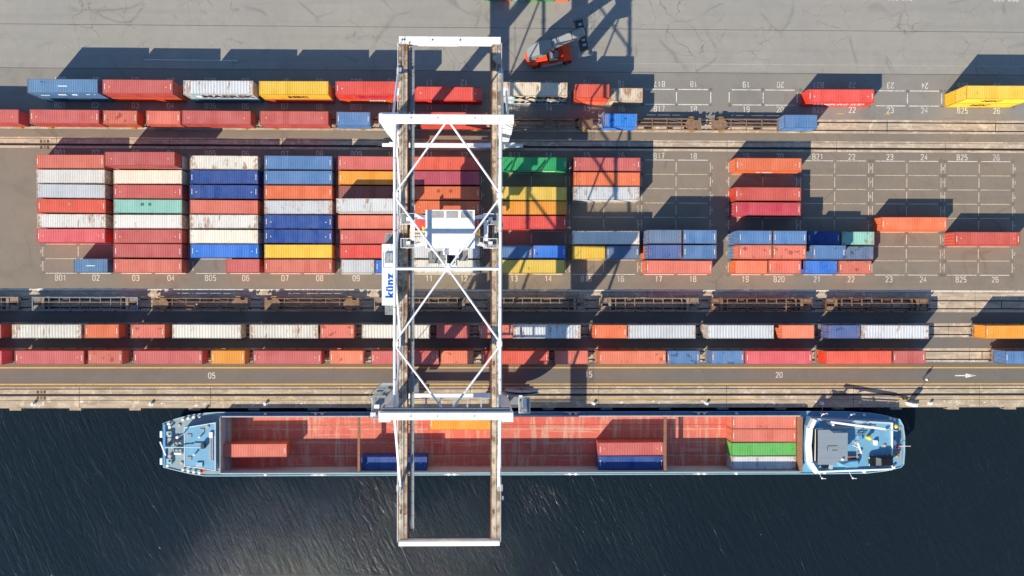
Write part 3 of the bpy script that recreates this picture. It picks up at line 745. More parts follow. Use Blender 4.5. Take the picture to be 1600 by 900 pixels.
# ================================================================== TRAINS
TRAIN = {
 '1':[
  (-88.26,40,'brick',0),
  (-74.14,40,'brick',0),
  (-64.49,20,'salmon',3),
  (-56.85,20,'salmon',1),
  (-47.3,40,'brick',0),
  (-33.5,40,'brick',0),
  (-23.01,20,'blue',2),
  (-15.3,20,'steel',1),
  (-5.09,40,'redbrick',0),
  (25.13,20,'cobalt',3),
  (57.94,20,'blue',1),
 ],
 '3':[
  (-91.52,40,'brick',0),
  (-77.42,40,'grime',2),
  (-67.87,20,'orange',1),
  (-59.7,20,'salmon',3),
  (-49.11,40,'grime',1),
  (-35.35,40,'grime',2),
  (-25.9,20,'salmon',3),
  (-15.32,40,'grime',1),
  (-5.08,20,'brick',1),
  (2.72,20,'salmon',1),
  (11.89,40,'pale',2),
  (23.42,20,'orange',2),
  (32.74,40,'pale',1),
  (47.01,40,'pale',1),
  (57.62,20,'peach',1),
  (66.11,20,'dusk',2),
  (75.43,40,'pale',2),
  (98.07,40,'amber',0),
 ],
 '4':[
  (-91.43,40,'pink',0),
  (-76.96,40,'brick',0),
  (-67.27,20,'salmon',3),
  (-55.99,40,'brick',0),
  (-45.45,20,'amber',0),
  (-34.76,40,'brick',0),
  (-24.24,20,'peach',2),
  (-13.68,40,'brick',0),
  (-4.32,20,'peach',2),
  (6.13,40,'redorange',0),
  (16.34,20,'salmon',1),
  (27.38,40,'peach',2),
  (36.72,20,'blue',3),
  (44.81,20,'blue',3),
  (54.05,40,'pink',0),
  (68.65,40,'redorange',0),
  (78.17,20,'brick',2),
  (101.75,40,'blue',1),
 ],
}
TY = {'1': 29.15, '2': -4.2, '3': -9.05, '4': -13.73}
DECK = 1.17
WM = {}
def wheelset_mesh():
    if 'ws' not in WM:
        m = MB()
        for s in (-1, 1): m.tube((0, s * .72, 0), (0, s * .82, 0), .46, 16); m.tube((0, s * .70, 0), (0, s * .715, 0), .49, 16)
        m.tube((0, -1.0, 0), (0, 1.0, 0), .08, 8); WM['ws'] = m.mesh('wheelset', 'rail_steel')
    return WM['ws']
def wagon(x0, x1, track, style, label, group):
    """a container flat wagon from buffer face to buffer face; style = lattice (ladder frame) or spine (bolster frame with ochre bogie sides)"""
    if label in LABELS or not 4 <= len(label.split()) <= 16: print('LABEL', label)
    LABELS.add(label)
    L = x1 - x0 - .35; xc = (x0 + x1) / 2; y = TY[track]
    w = thing('flat_wagon', label, 'wagon', (xc, y, RAIL_Z), 0, group, False)
    key = (style, round(L, 1)); h = L / 2 - .62; body = {'lattice': 'wagon_grey', 'blue': 'wagon_grey', 'spine': 'wagon_brown', 'rusty': 'wagon_brown'}[style]
    sill = {'lattice': 'wagon_grey', 'blue': 'wagon_blue', 'spine': 'wagon_brown', 'rusty': 'rust'}[style]
    z1 = DECK - RAIL_Z; z0 = z1 - .34
    if style == 'spine':
        ys = (-.98, .98)
        for s in ys: obj('side_sill', MB().box(-h + 1.6, h - 1.6, s - .07, s + .07, z0, z1).mesh('side_sill', sill), w)
        for s in (-.33, .33): obj('centre_sill', MB().box(-h + 2.6, h - 2.6, s - .07, s + .07, z0 - .1, z1 - .02).mesh('centre_sill', body), w)
        for sx in (-1, 1):   # end platform plates with the notched bolster
            m = MB(); m.prism([(sx * h, -1.15), (sx * h, 1.15), (sx * (h - .5), 1.15), (sx * (h - .5), .75), (sx * (h - 1.3), .75), (sx * (h - 1.3), 1.1), (sx * (h - 2.2), 1.1), (sx * (h - 2.9), .35),
                               (sx * (h - 2.9), -.35), (sx * (h - 2.2), -1.1), (sx * (h - 1.3), -1.1), (sx * (h - 1.3), -.75), (sx * (h - .5), -.75), (sx * (h - .5), -1.15)][::sx], z0 + .05, z1 - .01)
            obj('end_platform', m.mesh('end_platform', body), w)
            for sy in (-1, 1):
                m = MB(); m.box(sx * (h - 1.75) - .28, sx * (h - 1.75) + .28, sy * 1.02, sy * 1.38, .45, 1.0)
                m.path([(sx * (h - 1.0), sy * 1.2, .8), (sx * (h - 1.4), sy * 1.4, .95), (sx * (h - 2.1), sy * 1.4, .95), (sx * (h - 2.5), sy * 1.2, .8)], .05)
                obj('bogie_side', m.mesh('bogie_side', 'ochre'), w)
        xs = [-h + 3.6 + i * (2 * h - 7.2) / 4 for i in range(5)]
        for k, xx in enumerate(xs):
            obj('crossbeam', MB().box(xx - .06, xx + .06, -1.16, 1.16, z0 + .03, z1 - .014).mesh('crossbeam', sill), w)
        for a, b in ((xs[0], xs[1]), (xs[3], xs[4])): obj('diagonal_brace', MB().beam((a + .1, .93, z1 - .1), (b - .1, .42, z1 - .1), .06, .06).mesh('diagonal_brace', sill), w)
        for q in ((-1.4, -.1, -.9, -.4, .35, .75), (.3, 1.6, .42, .85, .4, .7), (3.0, 3.9, -.85, -.42, .4, .8)): obj('brake_gear', MB().box(*q).mesh('brake_gear', 'wagon_grey'), w)
    else:
        for s in (-1.14, 1.14): obj('side_sill', MB().box(-h, h, s - .09, s + .09, z0 - .34, z1).mesh('side_sill', sill), w)
        obj('centre_sill', MB().box(-h + .2, h - .2, .22, .34, z0, z1 - .02).mesh('centre_sill', body), w); obj('centre_sill', MB().box(-h + .2, h - .2, -.42, -.3, z0, z1 - .03).mesh('centre_sill', body), w)
        n = 8
        for i in range(n):
            xx = -h + 2.9 + i * (2 * h - 5.8) / (n - 1); obj('crossbeam', MB().box(xx - .06, xx + .06, -1.05, 1.05, z0 + .06, z1 - .008).mesh('crossbeam', body), w)
        for sx in (-1, 1):
            obj('end_beam', MB().box(sx * h, sx * (h + .16), -1.24, 1.24, z0 - .1, z1).mesh('end_beam', sill), w)
            obj('bolster', MB().box(sx * (h - 1.55), sx * (h - 2.05), -1.05, 1.05, z0, z1 - .004).mesh('bolster', body), w)
            for q in ((.42, 1.04), (-1.04, -.42)): obj('end_plate', MB().box(sx * (h - .02), sx * (h - 1.4), *q, z0 + .1, z1 - .06).mesh('end_plate', body), w)
        for q in ((-1.6, .4, -.95, -.5, .35, .75), (1.2, 2.6, .45, .95, .4, .7), (-4.2, -3.2, .45, .95, .4, .75)): obj('brake_gear', MB().box(*q).mesh('brake_gear', 'wagon_brown'), w)
    if style != 'spine':
        for i in range(5):
            xx = -h + 4.0 + i * (2 * h - 8) / 4
            for sy in (-1, 1): obj('twistlock', MB().box(xx - .22, xx + .22, sy * 1.2, sy * 1.36, z1 - .2, z1 - .06).mesh('twistlock', 'rust'), w)
    for sx in (-1, 1):
        for sy in (-.88, .88):
            m = MB(); m.tube((sx * (h + .14), sy, .98), (sx * (h + .52), sy, .98), .085, 8); m.tube((sx * (h + .52), sy, .98), (sx * (h + .61), sy, .98), .22, 12)
            obj('buffer', m.mesh('buffer', 'dark_steel'), w)
        obj('coupling', MB().box(sx * (h + .1), sx * (h + .55), -.07, .07, .9, 1.02).mesh('coupling', 'dark_steel'), w)
        bg_ = obj('bogie', MB().box(sx * (h - 1.8) - 1.35, sx * (h - 1.8) + 1.35, -1.02, -.9, .4, .72).box(sx * (h - 1.8) - 1.35, sx * (h - 1.8) + 1.35, .9, 1.02, .4, .72).box(sx * (h - 1.8) - .2, sx * (h - 1.8) + .2, -.9, .9, .45, .74).mesh('bogie', 'wagon_brown'), w)
        for dx in (-.9, .9): obj('wheelset', wheelset_mesh(), bg_, (sx * (h - 1.8) + dx, 0, .46))
    return w
ORD = ['', 'first', 'second', 'third', 'fourth', 'fifth', 'sixth', 'seventh', 'eighth', 'ninth', 'tenth', 'eleventh', 'twelfth', 'thirteenth', 'fourteenth', 'fifteenth', 'sixteenth', 'seventeenth', 'eighteenth']
TRW = {'1': 'apron-side train', '3': 'middle train', '4': 'roadside train'}
for k, lst in TRAIN.items():
    left = [e for e in lst if not (k in '34' and e[0] > 90)]; right = [e for e in lst if k in '34' and e[0] > 90]
    n = len(left); G = 'containers riding on the ' + TRW[k]
    for i, (x, t, c, ru) in enumerate(left):
        pos = ORD[n - i] + (' from the open gap' if k != '1' else ' from its blue-loaded tail')
        container(x, TY[k], DECK + .003, t, c, ru, f'{wear[ru]}{W(c)} {SZ[t]} container, {pos}, on the {TRW[k]}', G, wide=c in ('grime', 'pale'))
    for x, t, c, ru in right:
        container(x, TY[k], DECK + .003, t, c, ru, f'{W(c)} {SZ[t]} container beyond the open gap on the {TRW[k]}', G, flip=False)
WAG = {'1': [(-101.3, -81.4), (-81.0, -60.9), (-60.5, -40.6), (-40.2, -19.35), (-18.95, 1.4), (1.8, 21.3), (21.7, 41.4), (41.8, 62.1)],
       '2': [(-103.7, -83.7), (-82.5, -62.1), (-60.9, -42.0), (-40.5, -21.6), (-20.3, -.7), (.5, 19.9), (21.2, 40.9), (42.0, 62.2), (63.4, 84.0)],
       '3': [(-104.3, -84.65), (-84.25, -64.0), (-63.6, -42.4), (-42.0, -22.35), (-21.95, -1.4), (-1.0, 19.0), (19.4, 39.7), (40.1, 61.7), (62.1, 82.3), (91.1, 111.0)],
       '4': [(-104.3, -84.4), (-84.0, -63.4), (-63.0, -41.8), (-41.4, -20.7), (-20.3, -0.8), (-0.4, 20.1), (20.5, 40.6), (41.0, 61.15), (61.55, 82.1), (94.8, 115.0)]}
ST2 = ['lattice', 'blue', 'spine', 'spine', 'lattice', 'lattice', 'lattice', 'rusty', 'rusty']
STW = {'lattice': 'grey ladder-frame', 'blue': 'blue-edged ladder-frame', 'spine': 'brown narrow-frame', 'rusty': 'rusty brown ladder-frame'}
for k, lst in WAG.items():
    n = len([a for a in lst if a[0] < 90])
    for i, (a, b) in enumerate(lst):
        if k == '2': wagon(a, b, k, ST2[i], f'empty {STW[ST2[i]]} wagon, {ORD[n - i]} from the open end of the unloaded train', 'empty flat wagons of the unloaded train')
        elif k == '1':
            emp = i in (5, 6, 7); wagon(a, b, k, 'spine', f'{"mostly empty" if emp else "loaded"} brown narrow-frame wagon, {ORD[n - i]} from the tail of the {TRW[k]}', 'flat wagons of the apron-side train')
        else:
            lb = f'loaded grey flat wagon, {ORD[n - i]} from the open gap, {TRW[k]}' if a < 90 else f'loaded grey flat wagon beyond the open gap, {TRW[k]}'
            wagon(a, b, k, 'lattice', lb, 'flat wagons of the ' + TRW[k])

# ================================================================== GANTRY CRANE
ZT, ZG = 23.0, 15.55
crane = thing('gantry_crane', 'tall white gantry crane spanning the container yard, trains and moored barge', 'crane', (-5.2, 2.0, RAIL_Z))
LEGX = (-14.6, 4.05); LEGY = {'n': 24.75, 's': -20.75}; RY = {'n': 25.0, 's': -21.1}
def cr(name, mat, m, bevel=0.0, parent=None): return m.build(name, mat, crane, bevel) if parent is None else m.build(name, mat, parent, bevel)
def local(m): m.v = [(x + 5.2, y - 2.0, z - RAIL_Z) for x, y, z in m.v]; return m
for k in 'ns':
    y = LEGY[k]; ry = RY[k]
    for x in LEGX:
        cr('leg', 'white_steel', MB().prism([(x - .55, y - .45), (x + .55, y - .45), (x + .55, y + .45), (x - .55, y + .45)], 2.2, 14.0, top=[(x - .8, y - .55), (x + .8, y - .55), (x + .8, y + .55), (x - .8, y + .55)]))
        cr('leg', 'white_steel', MB().box(x - .86, x + .86, y - .56, y + .56, 14.0, 23.59))
        bo = cr('bogie', 'white_steel', MB().box(x - 3.6, x + 3.6, ry - .33, ry + .33, .75, 1.35).box(x - 2.2, x + 2.2, ry - .38, ry + .38, 1.351, 2.19), .04)
        for dx in (-3.1, -2.2, -1.0, -.2, .8, 1.6, 2.5, 3.2):
            o = obj('wheel', local(MB().tube((x + dx, ry - .12, RAIL_Z + .36), (x + dx, ry + .12, RAIL_Z + .36), .36, 14)).mesh('wheel', 'dark_steel'), bo)
        cr('buffer', 'dark_steel', MB().tube((x + (3.6 if x > 0 else -3.6), ry, 1.05), (x + (4.5 if x > 0 else -4.5), ry, 1.05), .14, 8))
    cr('sill_beam', 'white_steel', MB().box(-13.9, 3.35, y - .36 if k == 's' else y - .36, y + .36, 2.0, 2.75), .03)
    yb = 24.3 if k == 'n' else -20.15
    cr('portal_beam', 'white_steel', MB().box(-15.25, 4.85, yb - .56, yb + .56, 23.6, 25.1), .03)
    for x in (-13.12, 2.93): cr('chord_hanger', 'white_steel', MB().box(x - .3, x + .3, yb - .5, yb + .5, 22.7, 23.599))
    if k == 's':
        cr('walkway', 'walkway_grate', MB().box(-14.9, 4.4, yb + .59, yb + 1.15, 24.0, 24.06))
        cr('handrail', 'grey_steel', MB().path([(-14.9, yb + 1.12, 24.95), (4.4, yb + 1.12, 24.95)], .03).path([(-14.9, yb + 1.12, 24.5), (4.4, yb + 1.12, 24.5)], .02))
        for i in range(9): cr('handrail_post', 'grey_steel', MB().tube((-14.9 + i * 2.41, yb + 1.12, 24.061), (-14.9 + i * 2.41, yb + 1.12, 24.95), .025, 5))
    # small lamps standing along the beam
    for x in (-10.5, -6.5, -1.0): cr('work_lamp', 'dark_steel', MB().box(x - .05, x + .05, yb - .05, yb + .05, 25.101, 25.2))
TX = (-13.12, 2.93)
for x in TX:
    cr('top_chord', 'white_steel', MB().tube((x, 24.0, ZT), (x, -19.9, ZT), .25, 12))
    s = -1 if x < 0 else 1; gx = x
    for a, b in (((x, 24.0, ZT - .2), (gx, 13.6, ZG)), ((gx, 12.6, ZG), (x, 2.3, ZT - .1)), ((x, 1.7, ZT - .1), (gx, -9.2, ZG)), ((gx, -10.2, ZG), (x, -19.9, ZT - .2))):
        cr('truss_diagonal', 'white_steel', MB().tube(a, b, .15, 8))
    for y in (13.1, -9.7): cr('truss_gusset', 'white_steel', MB().box(x - .12, x + .12, y - .9, y + .9, ZG - .1, ZG + .55))
    cr('stay', 'white_steel', MB().tube((x + s * .25, 25.1, ZT + .3), (x + s * .38, 34.0, ZG), .2, 8)); cr('stay', 'white_steel', MB().tube((x, -21.0, ZT - .1), (x, -33.6, ZG), .22, 8))
    for y in (34.1, -33.7): cr('stay_lug', 'grey_steel', MB().box(min(x, x + s * .5) - .14, max(x, x + s * .5) + .14, y - .5, y + .5, ZG - .1, ZG + .35))
xm = sum(TX) / 2
for x in TX:
    for y in (18.6, 7.6, -4.0, -15.0): cr('chord_flange', 'grey_steel', MB().tube((x, y - .04, ZT), (x, y + .04, ZT), .33, 12))
NOD = [((xm - .35, 24.05), (TX[0], 13.3)), ((TX[0], 12.9), (xm - .2, 2.15)), ((xm - .2, 1.75), (TX[0], -9.3)), ((TX[0], -9.7), (xm - .35, -19.9))]
for a, b in NOD:
    for s in (0, 1):
        f = (lambda p: p) if s == 0 else (lambda p: (2 * xm - p[0], p[1]))
        A, B = f(a), f(b); cr('wind_brace', 'white_steel', MB().tube((A[0], A[1], ZT), (B[0], B[1], ZT), .16, 8))
cr('cross_tie', 'white_steel', MB().tube((TX[0] + .2, 1.95, ZT), (TX[1] - .2, 1.95, ZT), .24, 10))
for x, y in ((xm, 1.95), (TX[0] + .15, 13.1), (TX[1] - .15, 13.1), (TX[0] + .15, -9.5), (TX[1] - .15, -9.5)): cr('gusset_plate', 'white_steel', MB().box(x - .42, x + .42, y - .4, y + .4, ZT - .03, ZT + .19))
for yb in (24.3, -20.15):
    for i in range(7): cr('plate_seam', 'grey_steel', MB().box(-13.0 + i * 2.6, -12.96 + i * 2.6, yb - .562, yb + .562, 24.9, 25.106))
for yb, w in ((39.2, .595), (-42.925, .375)):
    for i in range(6): cr('plate_seam', 'grey_steel', MB().box(-11.0 + i * 2.5, -10.96 + i * 2.5, yb - w - .003, yb + w + .003, 15.3, 15.577))
# girders with runway rails
for x0, x1, sx in ((-13.36, -12.12, 1), (1.78, 3.1, -1)):
    g = cr('girder', 'girder_top', MB().box(x0, x1, -42.4, 38.6, 13.9, ZG - .05))
    cr('girder_flange', 'girder_top', MB().box(x0 - .05, x1 + .05, -42.39, 38.59, ZG - .049, ZG))
    xr = x1 + .12 if sx > 0 else x0 - .12
    cr('runway_beam', 'rust', MB().box(xr - .11, xr + .11, -42.3, 38.4, 14.9, ZG - .06)); cr('runway_rail', 'rust', MB().box(xr - .05, xr + .05, -42.2, 38.3, ZG - .059, ZG + .06))
    xo = x0 - .14 if sx > 0 else x1 + .14
    cr('handrail', 'white_steel', MB().path([(xo, 38.5, ZG + 1.0), (xo, -42.3, ZG + 1.0)], .03).path([(xo, 38.5, ZG + .5), (xo, -42.3, ZG + .5)], .022))
    for i in range(28): cr('handrail_post', 'white_steel', MB().beam((xo, -42.2 + i * 2.98, ZG - .3), (xo, -42.2 + i * 2.98, ZG + 1.0), .05, .05))
    cr('cable_tray', 'grey_steel', MB().box((x0 + x1) / 2 - .05, (x0 + x1) / 2 + .07, -42.0, 38.2, ZG + .001, ZG + .09))
    for y in (24.75, -20.75):
        lx = LEGX[0] if sx > 0 else LEGX[1]
        a, b = (lx + .87, x0 - .01) if sx > 0 else (x1 + .01, lx - .87)
        cr('girder_bracket', 'white_steel', MB().box(min(a, b), max(a, b), y - .5, y + .5, 13.9, 15.4))
    for i in range(10): cr('flange_plate', 'rust' if i % 3 == 0 else 'girder_top', MB().box(x0 + .1, x0 + .45, -38 + i * 8.1, -37.3 + i * 8.1, ZG + .002, ZG + .03))
wk = cr('walkway', 'walkway_grate', MB().box(-11.62, -10.95, -40.6, 38.2, 14.95, 15.05))
for i in range(40): cr('walkway_joint', 'dark_steel', MB().box(-11.63, -10.94, -40.5 + i * 2.0, -40.46 + i * 2.0, 15.051, 15.075))
for i in range(20): cr('walkway_bracket', 'rust', MB().box(-11.88, -11.0, -40 + i * 4.1, -39.88 + i * 4.1, 14.8, 14.948))
cr('handrail', 'grey_steel', MB().path([(-10.93, 38.2, 16.0), (-10.93, -40.6, 16.0)], .028))
for y0, y1 in ((38.61, 39.8), (-43.3, -42.55)):
    cr('end_beam', 'white_steel', MB().box(-13.42, 3.12, y0, y1, 14.3, ZG + .02), .03)
cr('end_walkway', 'walkway_grate', MB().box(-13.3, 3.0, -42.54, -42.2, 15.62, 15.67))
for x, y in ((-12.9, 39.2), (-12.5, 39.2), (-8, 39.2), (-3.5, 39.2)): cr('work_lamp', 'dark_steel', MB().box(x - .09, x + .09, y - .09, y + .09, ZG + .021, ZG + .12))
cr('end_marker', 'yellow_paint', MB().box(-11.98, -11.8, 38.4, 38.6, ZG + .07, ZG + .3))
# electrical house with the maker's name, hung on the outside of the girder
hs = cr('electrical_house', 'sign_white', MB().box(-15.95, -13.55, -3.85, 6.0, 14.2, 17.0), .03)
cr('house_bracket', 'white_steel', MB().box(-13.55, -13.37, -3.2, 5.4, 14.3, 14.9))
text('lettering', 'künz', 'logo_blue', crane, (-14.62, -.75, 17.012), (0, 0, math.pi / 2), size=1.9, space=1.1, bold=.075, ext=.006, sx=1.0)
ht = MB().box(-15.45, -14.2, 2.9, 4.5, 17.001, 17.32); cr('roof_hatch', 'grey_steel', ht)
m = MB()
for z in (17.6, 18.1): m.path([(-15.55, 4.6, z), (-15.55, 2.2, z), (-14.0, 2.2, z)], .025)
for x, y in ((-15.55, 4.6), (-15.55, 3.4), (-15.55, 2.2), (-14.7, 2.2), (-14.0, 2.2)): m.tube((x, y, 17.001), (x, y, 18.1), .022, 5)
cr('handrail', 'dark_steel', m)
for y0, y1, z in ((6.01, 7.8, 14.6), (-5.4, -3.86, 14.6)):
    cr('platform', 'walkway_grate', MB().box(-15.6, -13.4, y0, y1, z, z + .06))
    m = MB(); yy = y1 if y0 > 0 else y0
    for zz in (z + .55, z + 1.1): m.path([(-15.6, y0 if y0 > 0 else y1, zz), (-15.6, yy, zz), (-13.6, yy, zz)], .028)
    for x, y in ((-15.6, (y0 + y1) / 2), (-15.6, yy), (-14.6, yy)): m.tube((x, y, z + .061), (x, y, z + 1.1), .022, 5)
    cr('handrail', 'grey_steel', m)
for i in range(34): cr('cable_chain_link', 'dark_steel', MB().box(-13.9 + .32, -13.43 + .02, -4.5 + i * .5, -4.08 + i * .5, 15.3, 15.48))
# stair tower and landings on the seaward leg, cable reel and cabinet on the other
m = MB()
for i, z in enumerate((5.0, 8.5, 12.0, 15.5)):
    cr('landing', 'walkway_grate', MB().box(-18.4 + .25 * i, -15.5, -22.3, -18.6, z, z + .06))
    for zz in (z + .55, z + 1.1): m.path([(-15.6, -18.6, zz), (-18.4 + .25 * i, -18.6, zz), (-18.4 + .25 * i, -22.3, zz), (-15.6, -22.3, zz)], .03)
    for x, y in ((-18.4 + .25 * i, -18.6), (-18.4 + .25 * i, -20.4), (-18.4 + .25 * i, -22.3), (-17, -18.6), (-17, -22.3)): m.tube((x, y, z), (x, y, z + 1.1), .028, 5)
    if i: cr('stair_flight', 'grey_steel', MB().beam((-17.6, -22.0 if i % 2 else -19.0, z - 3.4), (-17.6, -19.0 if i % 2 else -22.0, z), .75, .12))
cr('handrail', 'grey_steel', m)
cr('stair_post', 'grey_steel', MB().tube((-18.3, -18.7, 2.2), (-18.3, -18.7, 16.4), .07, 6)); cr('stair_post', 'grey_steel', MB().tube((-18.3, -22.2, 2.2), (-18.3, -22.2, 16.4), .07, 6))
cr('stair_foot', 'grey_steel', MB().box(-18.5, -15.2, -22.35, -18.55, 2.06, 2.19))
for x, y in ((-16.9, -20.3), (-16.2, -21.4), (-17.5, -21.6)): cr('motor_box', 'white_steel', MB().box(x - .4, x + .4, y - .3, y + .3, 15.561, 16.3))
cr('switch_cabinet', 'stacker_grey', MB().box(-13.3, -11.2, -19.2, -17.6, 2.76, 4.9).box(-12.6, -11.2, -20.0, -19.21, 2.76, 4.2))
reel = cr('cable_reel', 'grey_steel', MB().tube((7.3, -19.52, 4.2), (7.3, -19.46, 4.2), 3.1, 40).tube((7.3, -19.98, 4.2), (7.3, -19.92, 4.2), 3.1, 40))
obj('reel_cable', local(MB().tube((7.3, -19.91, 4.2), (7.3, -19.53, 4.2), 2.7, 36)).mesh('reel_cable', 'dark_steel'), reel)
for i in range(8):
    a = i * math.pi / 4; obj('reel_spoke', local(MB().beam((7.3, -19.43, 4.2), (7.3 + 3.05 * math.cos(a), -19.43, 4.2 + 3.05 * math.sin(a)), .1, .06)).mesh('reel_spoke', 'stacker_grey'), reel)
cr('reel_axle', 'dark_steel', MB().tube((7.3, -20.1, 4.2), (7.3, -19.3, 4.2), .35, 14)); cr('reel_support', 'white_steel', MB().beam((7.3, -20.2, 4.2), (5.2, -20.75, 2.3), .3, .3).beam((7.3, -20.2, 4.2), (4.5, -20.75, 6.0), .3, .3))
cr('leg_cabinet', 'stacker_grey', MB().box(4.95, 6.6, -21.4, -20.0, 2.4, 8.5), .04)
cr('platform', 'walkway_grate', MB().box(6.6, 8.5, -22.8, -20.2, 8.0, 8.06)); cr('hoist_box', 'white_steel', MB().box(7.2, 7.9, -22.0, -20.5, 8.061, 8.9)); cr('platform_support', 'white_steel', MB().beam((6.5, -21.2, 8.0), (4.6, -20.75, 6.5), .2, .2))
m = MB()
for zz in (8.55, 9.1): m.path([(6.6, -20.2, zz), (8.5, -20.2, zz), (8.5, -22.8, zz), (6.6, -22.8, zz), (6.6, -20.2, zz)], .035)
for x, y in ((8.5, -20.2), (8.5, -22.8), (6.62, -22.8), (6.62, -20.2)): m.tube((x, y, 8.061), (x, y, 9.1), .03, 5)
cr('handrail', 'sign_white', m)
# lower cross walkway at the seaward portal
cr('cross_walkway', 'walkway_grate', MB().box(-12.0, 3.1, -21.6, -21.2, 12.9, 12.96)); 
for i in range(7): cr('cross_bracket', 'grey_steel', MB().box(-11.6 + i * 2.3, -11.35 + i * 2.3, -21.19, -19.6, 12.8, 12.94))
cr('cross_rail', 'grey_steel', MB().box(-12.0, 3.1, -19.59, -19.45, 12.8, 12.98)); cr('cross_hanger', 'white_steel', MB().box(-12.3, -12.06, -21.4, -19.8, 12.8, 13.899)); cr('cross_hanger', 'white_steel', MB().box(2.2, 2.5, -21.4, -19.46, 12.99, 13.899))
for y in (31.0,): cr('camera_box', 'sign_white', MB().box(-13.95, -13.45, y - .5, y + .5, 14.5, 15.2))
cr('sensor_box', 'sign_white', MB().box(3.32, 4.2, 30.4, 31.6, 14.4, 15.3)); cr('sensor_arm', 'white_steel', MB().tube((4.0, 24.5, 23.8), (4.0, 30.9, 15.3), .2, 8)); cr('sensor_bracket', 'white_steel', MB().box(3.1, 3.319, 30.7, 31.3, 14.5, 15.0)); cr('lamp_arm', 'grey_steel', MB().box(3.11, 3.75, -35.9, -35.3, 14.9, 15.2)); cr('camera_box', 'grey_steel', MB().box(3.11, 3.6, 9.0, 9.6, 14.2, 14.9))
for y in (-22.9, 22.1): cr('sensor_box', 'sign_white', MB().box(3.3, 3.8, y - .35, y + .35, 14.1, 15.0))

# ------------------------------------------------------------------ trolley running on the crane's rails
tro = thing('crane_trolley', 'white crane trolley with ribbed machinery house between the gantry girders', 'trolley', (-4.9, 8.3, ZG + .06))
XRL, XRR = -12.0, 1.66
hx0, hx1, hy0, hy1, hz0, hz1 = -8.85, -1.05, 5.3, 11.35, 16.1, 18.4
MB().box(hx0 + .06, hx1 - .06, hy0 + .06, hy1 - .06, hz0, hz1 - .1).build('house', 'sign_white', tro)
def rib(x0, x1, y0, y1, z):
    m = MB(); pr = corrug(x1 - x0, .26, .045); c = (x0 + x1) / 2
    return m.add([(c + x, y, z + o) for x, o in pr for y in (y0, y1)], [(2 * i, 2 * i + 2, 2 * i + 3, 2 * i + 1) for i in range(len(pr) - 1)])
rib(hx0 + .85, hx1, hy0, 8.1, hz1).build('roof', 'sign_white', tro); rib(hx0 + .85, hx1, 8.55, 9.95, hz1).build('roof', 'sign_white', tro)
MB().box(hx0 + .85, hx1, 9.96, hy1, hz1 - .3, hz1 - .02).build('skylight_curb', 'sign_white', tro)
for i in range(3): MB().box(hx0 + 1.0 + i * 2.28, hx0 + 2.85 + i * 2.28, 10.08, 11.1, hz1 - .019, hz1 + .03).build('skylight', 'trolley_glass', tro)
MB().box(hx0 + .02, hx0 + .84, hy0 + .01, hy1 - .01, hz1 - .099, hz1 - .06).box(hx0 + .85, hx1, 8.11, 8.54, hz1 - .099, hz1 - .055).build('roof_gutter', 'bollard_white', tro)
MB().box(hx0, hx0 + .3, hy0 + .005, hy1 - .005, hz1 - .059, hz1 + .02).build('roof_edge', 'sign_white', tro)
for y in (6.1, 10.4): MB().box(XRL - .25, XRR + .25, y - .28, y + .28, 15.95, 16.09).build('frame_beam', 'white_steel', tro)
for x in (XRL, XRR):
    for y in (6.1, 10.4):
        wb = MB().box(x - .22, x + .22, y - .75, y + .75, 15.72, 15.949).build('wheel_box', 'white_steel', tro)
        for dy in (-.45, .45):
            o = obj('wheel', MB().tube((x + 4.9 - .08, y + dy - 8.3, 15.89 - ZG - .06), (x + 4.9 + .08, y + dy - 8.3, 15.89 - ZG - .06), .28, 12).mesh('wheel', 'dark_steel'), wb)
    MB().box(x - .35 + (.9 if x < 0 else -.9), x + .35 + (.9 if x < 0 else -.9), 6.6, 9.9, 16.0, 16.5).build('drive_cover', 'sign_white', tro)
    for y0, y1 in ((9.2, 10.9), (5.4, 6.9)):
        xa, xb = (x - .9, x + 1.3) if x < 0 else (x - 1.3, x + .9)
        MB().box(xa, xb, y0, y1, 16.10, 16.15).build('platform', 'walkway_grate', tro)
        m = MB()
        for zz in (16.7, 17.2): m.path([(xa, y0, zz), (xb, y0, zz), (xb, y1, zz), (xa, y1, zz), (xa, y0, zz)], .03)
        for px, py in ((xa, y0), (xb, y0), (xb, y1), (xa, y1)): m.tube((px, py, 16.151), (px, py, 17.2), .025, 5)
        m.build('handrail', 'white_steel', tro)
        MB().box((xa + xb) / 2 - .3, (xa + xb) / 2 + .35, (y0 + y1) / 2 - .25, (y0 + y1) / 2 + .3, 16.151, 16.75).build('motor', 'sign_white', tro)
        MB().tube(((xa + xb) / 2 + .5, (y0 + y1) / 2, 16.3), ((xa + xb) / 2 + .8, (y0 + y1) / 2, 16.3), .2, 10).build('brake_drum', 'dark_steel', tro)
for s, x in ((-1, hx0), (1, hx1)):
    for y in (6.2, 10.3): MB().beam((x, y, 16.9), (x + s * 1.9, y + (.45 if y > 8 else -.45), 16.2), .5, .25).build('outrigger', 'white_steel', tro)
    MB().tube((x, 7.2, 16.5), (x + s * 2.2, 7.2, 16.3), .16, 8).build('cable_pipe', 'grey_steel', tro)
    MB().prism([(x + s * .1, 8.5), (x + s * .7, 8.3), (x + s * .7, 8.9)][::s], 16.2, 16.6).build('guide_horn', 'yellow_paint', tro)
cabn = MB().prism([(-5.9, 2.5), (-4.0, 2.5), (-4.0, 5.2), (-5.9, 5.2)], 13.0, 15.3, top=[(-5.75, 2.75), (-4.15, 2.75), (-4.15, 5.2), (-5.75, 5.2)]).build('operator_cabin', 'white_steel', tro)
T0 = (-4.9, 8.3, ZG + .06)
def tl(m): m.v = [(x - T0[0], y - T0[1], z - T0[2]) for x, y, z in m.v]; return m
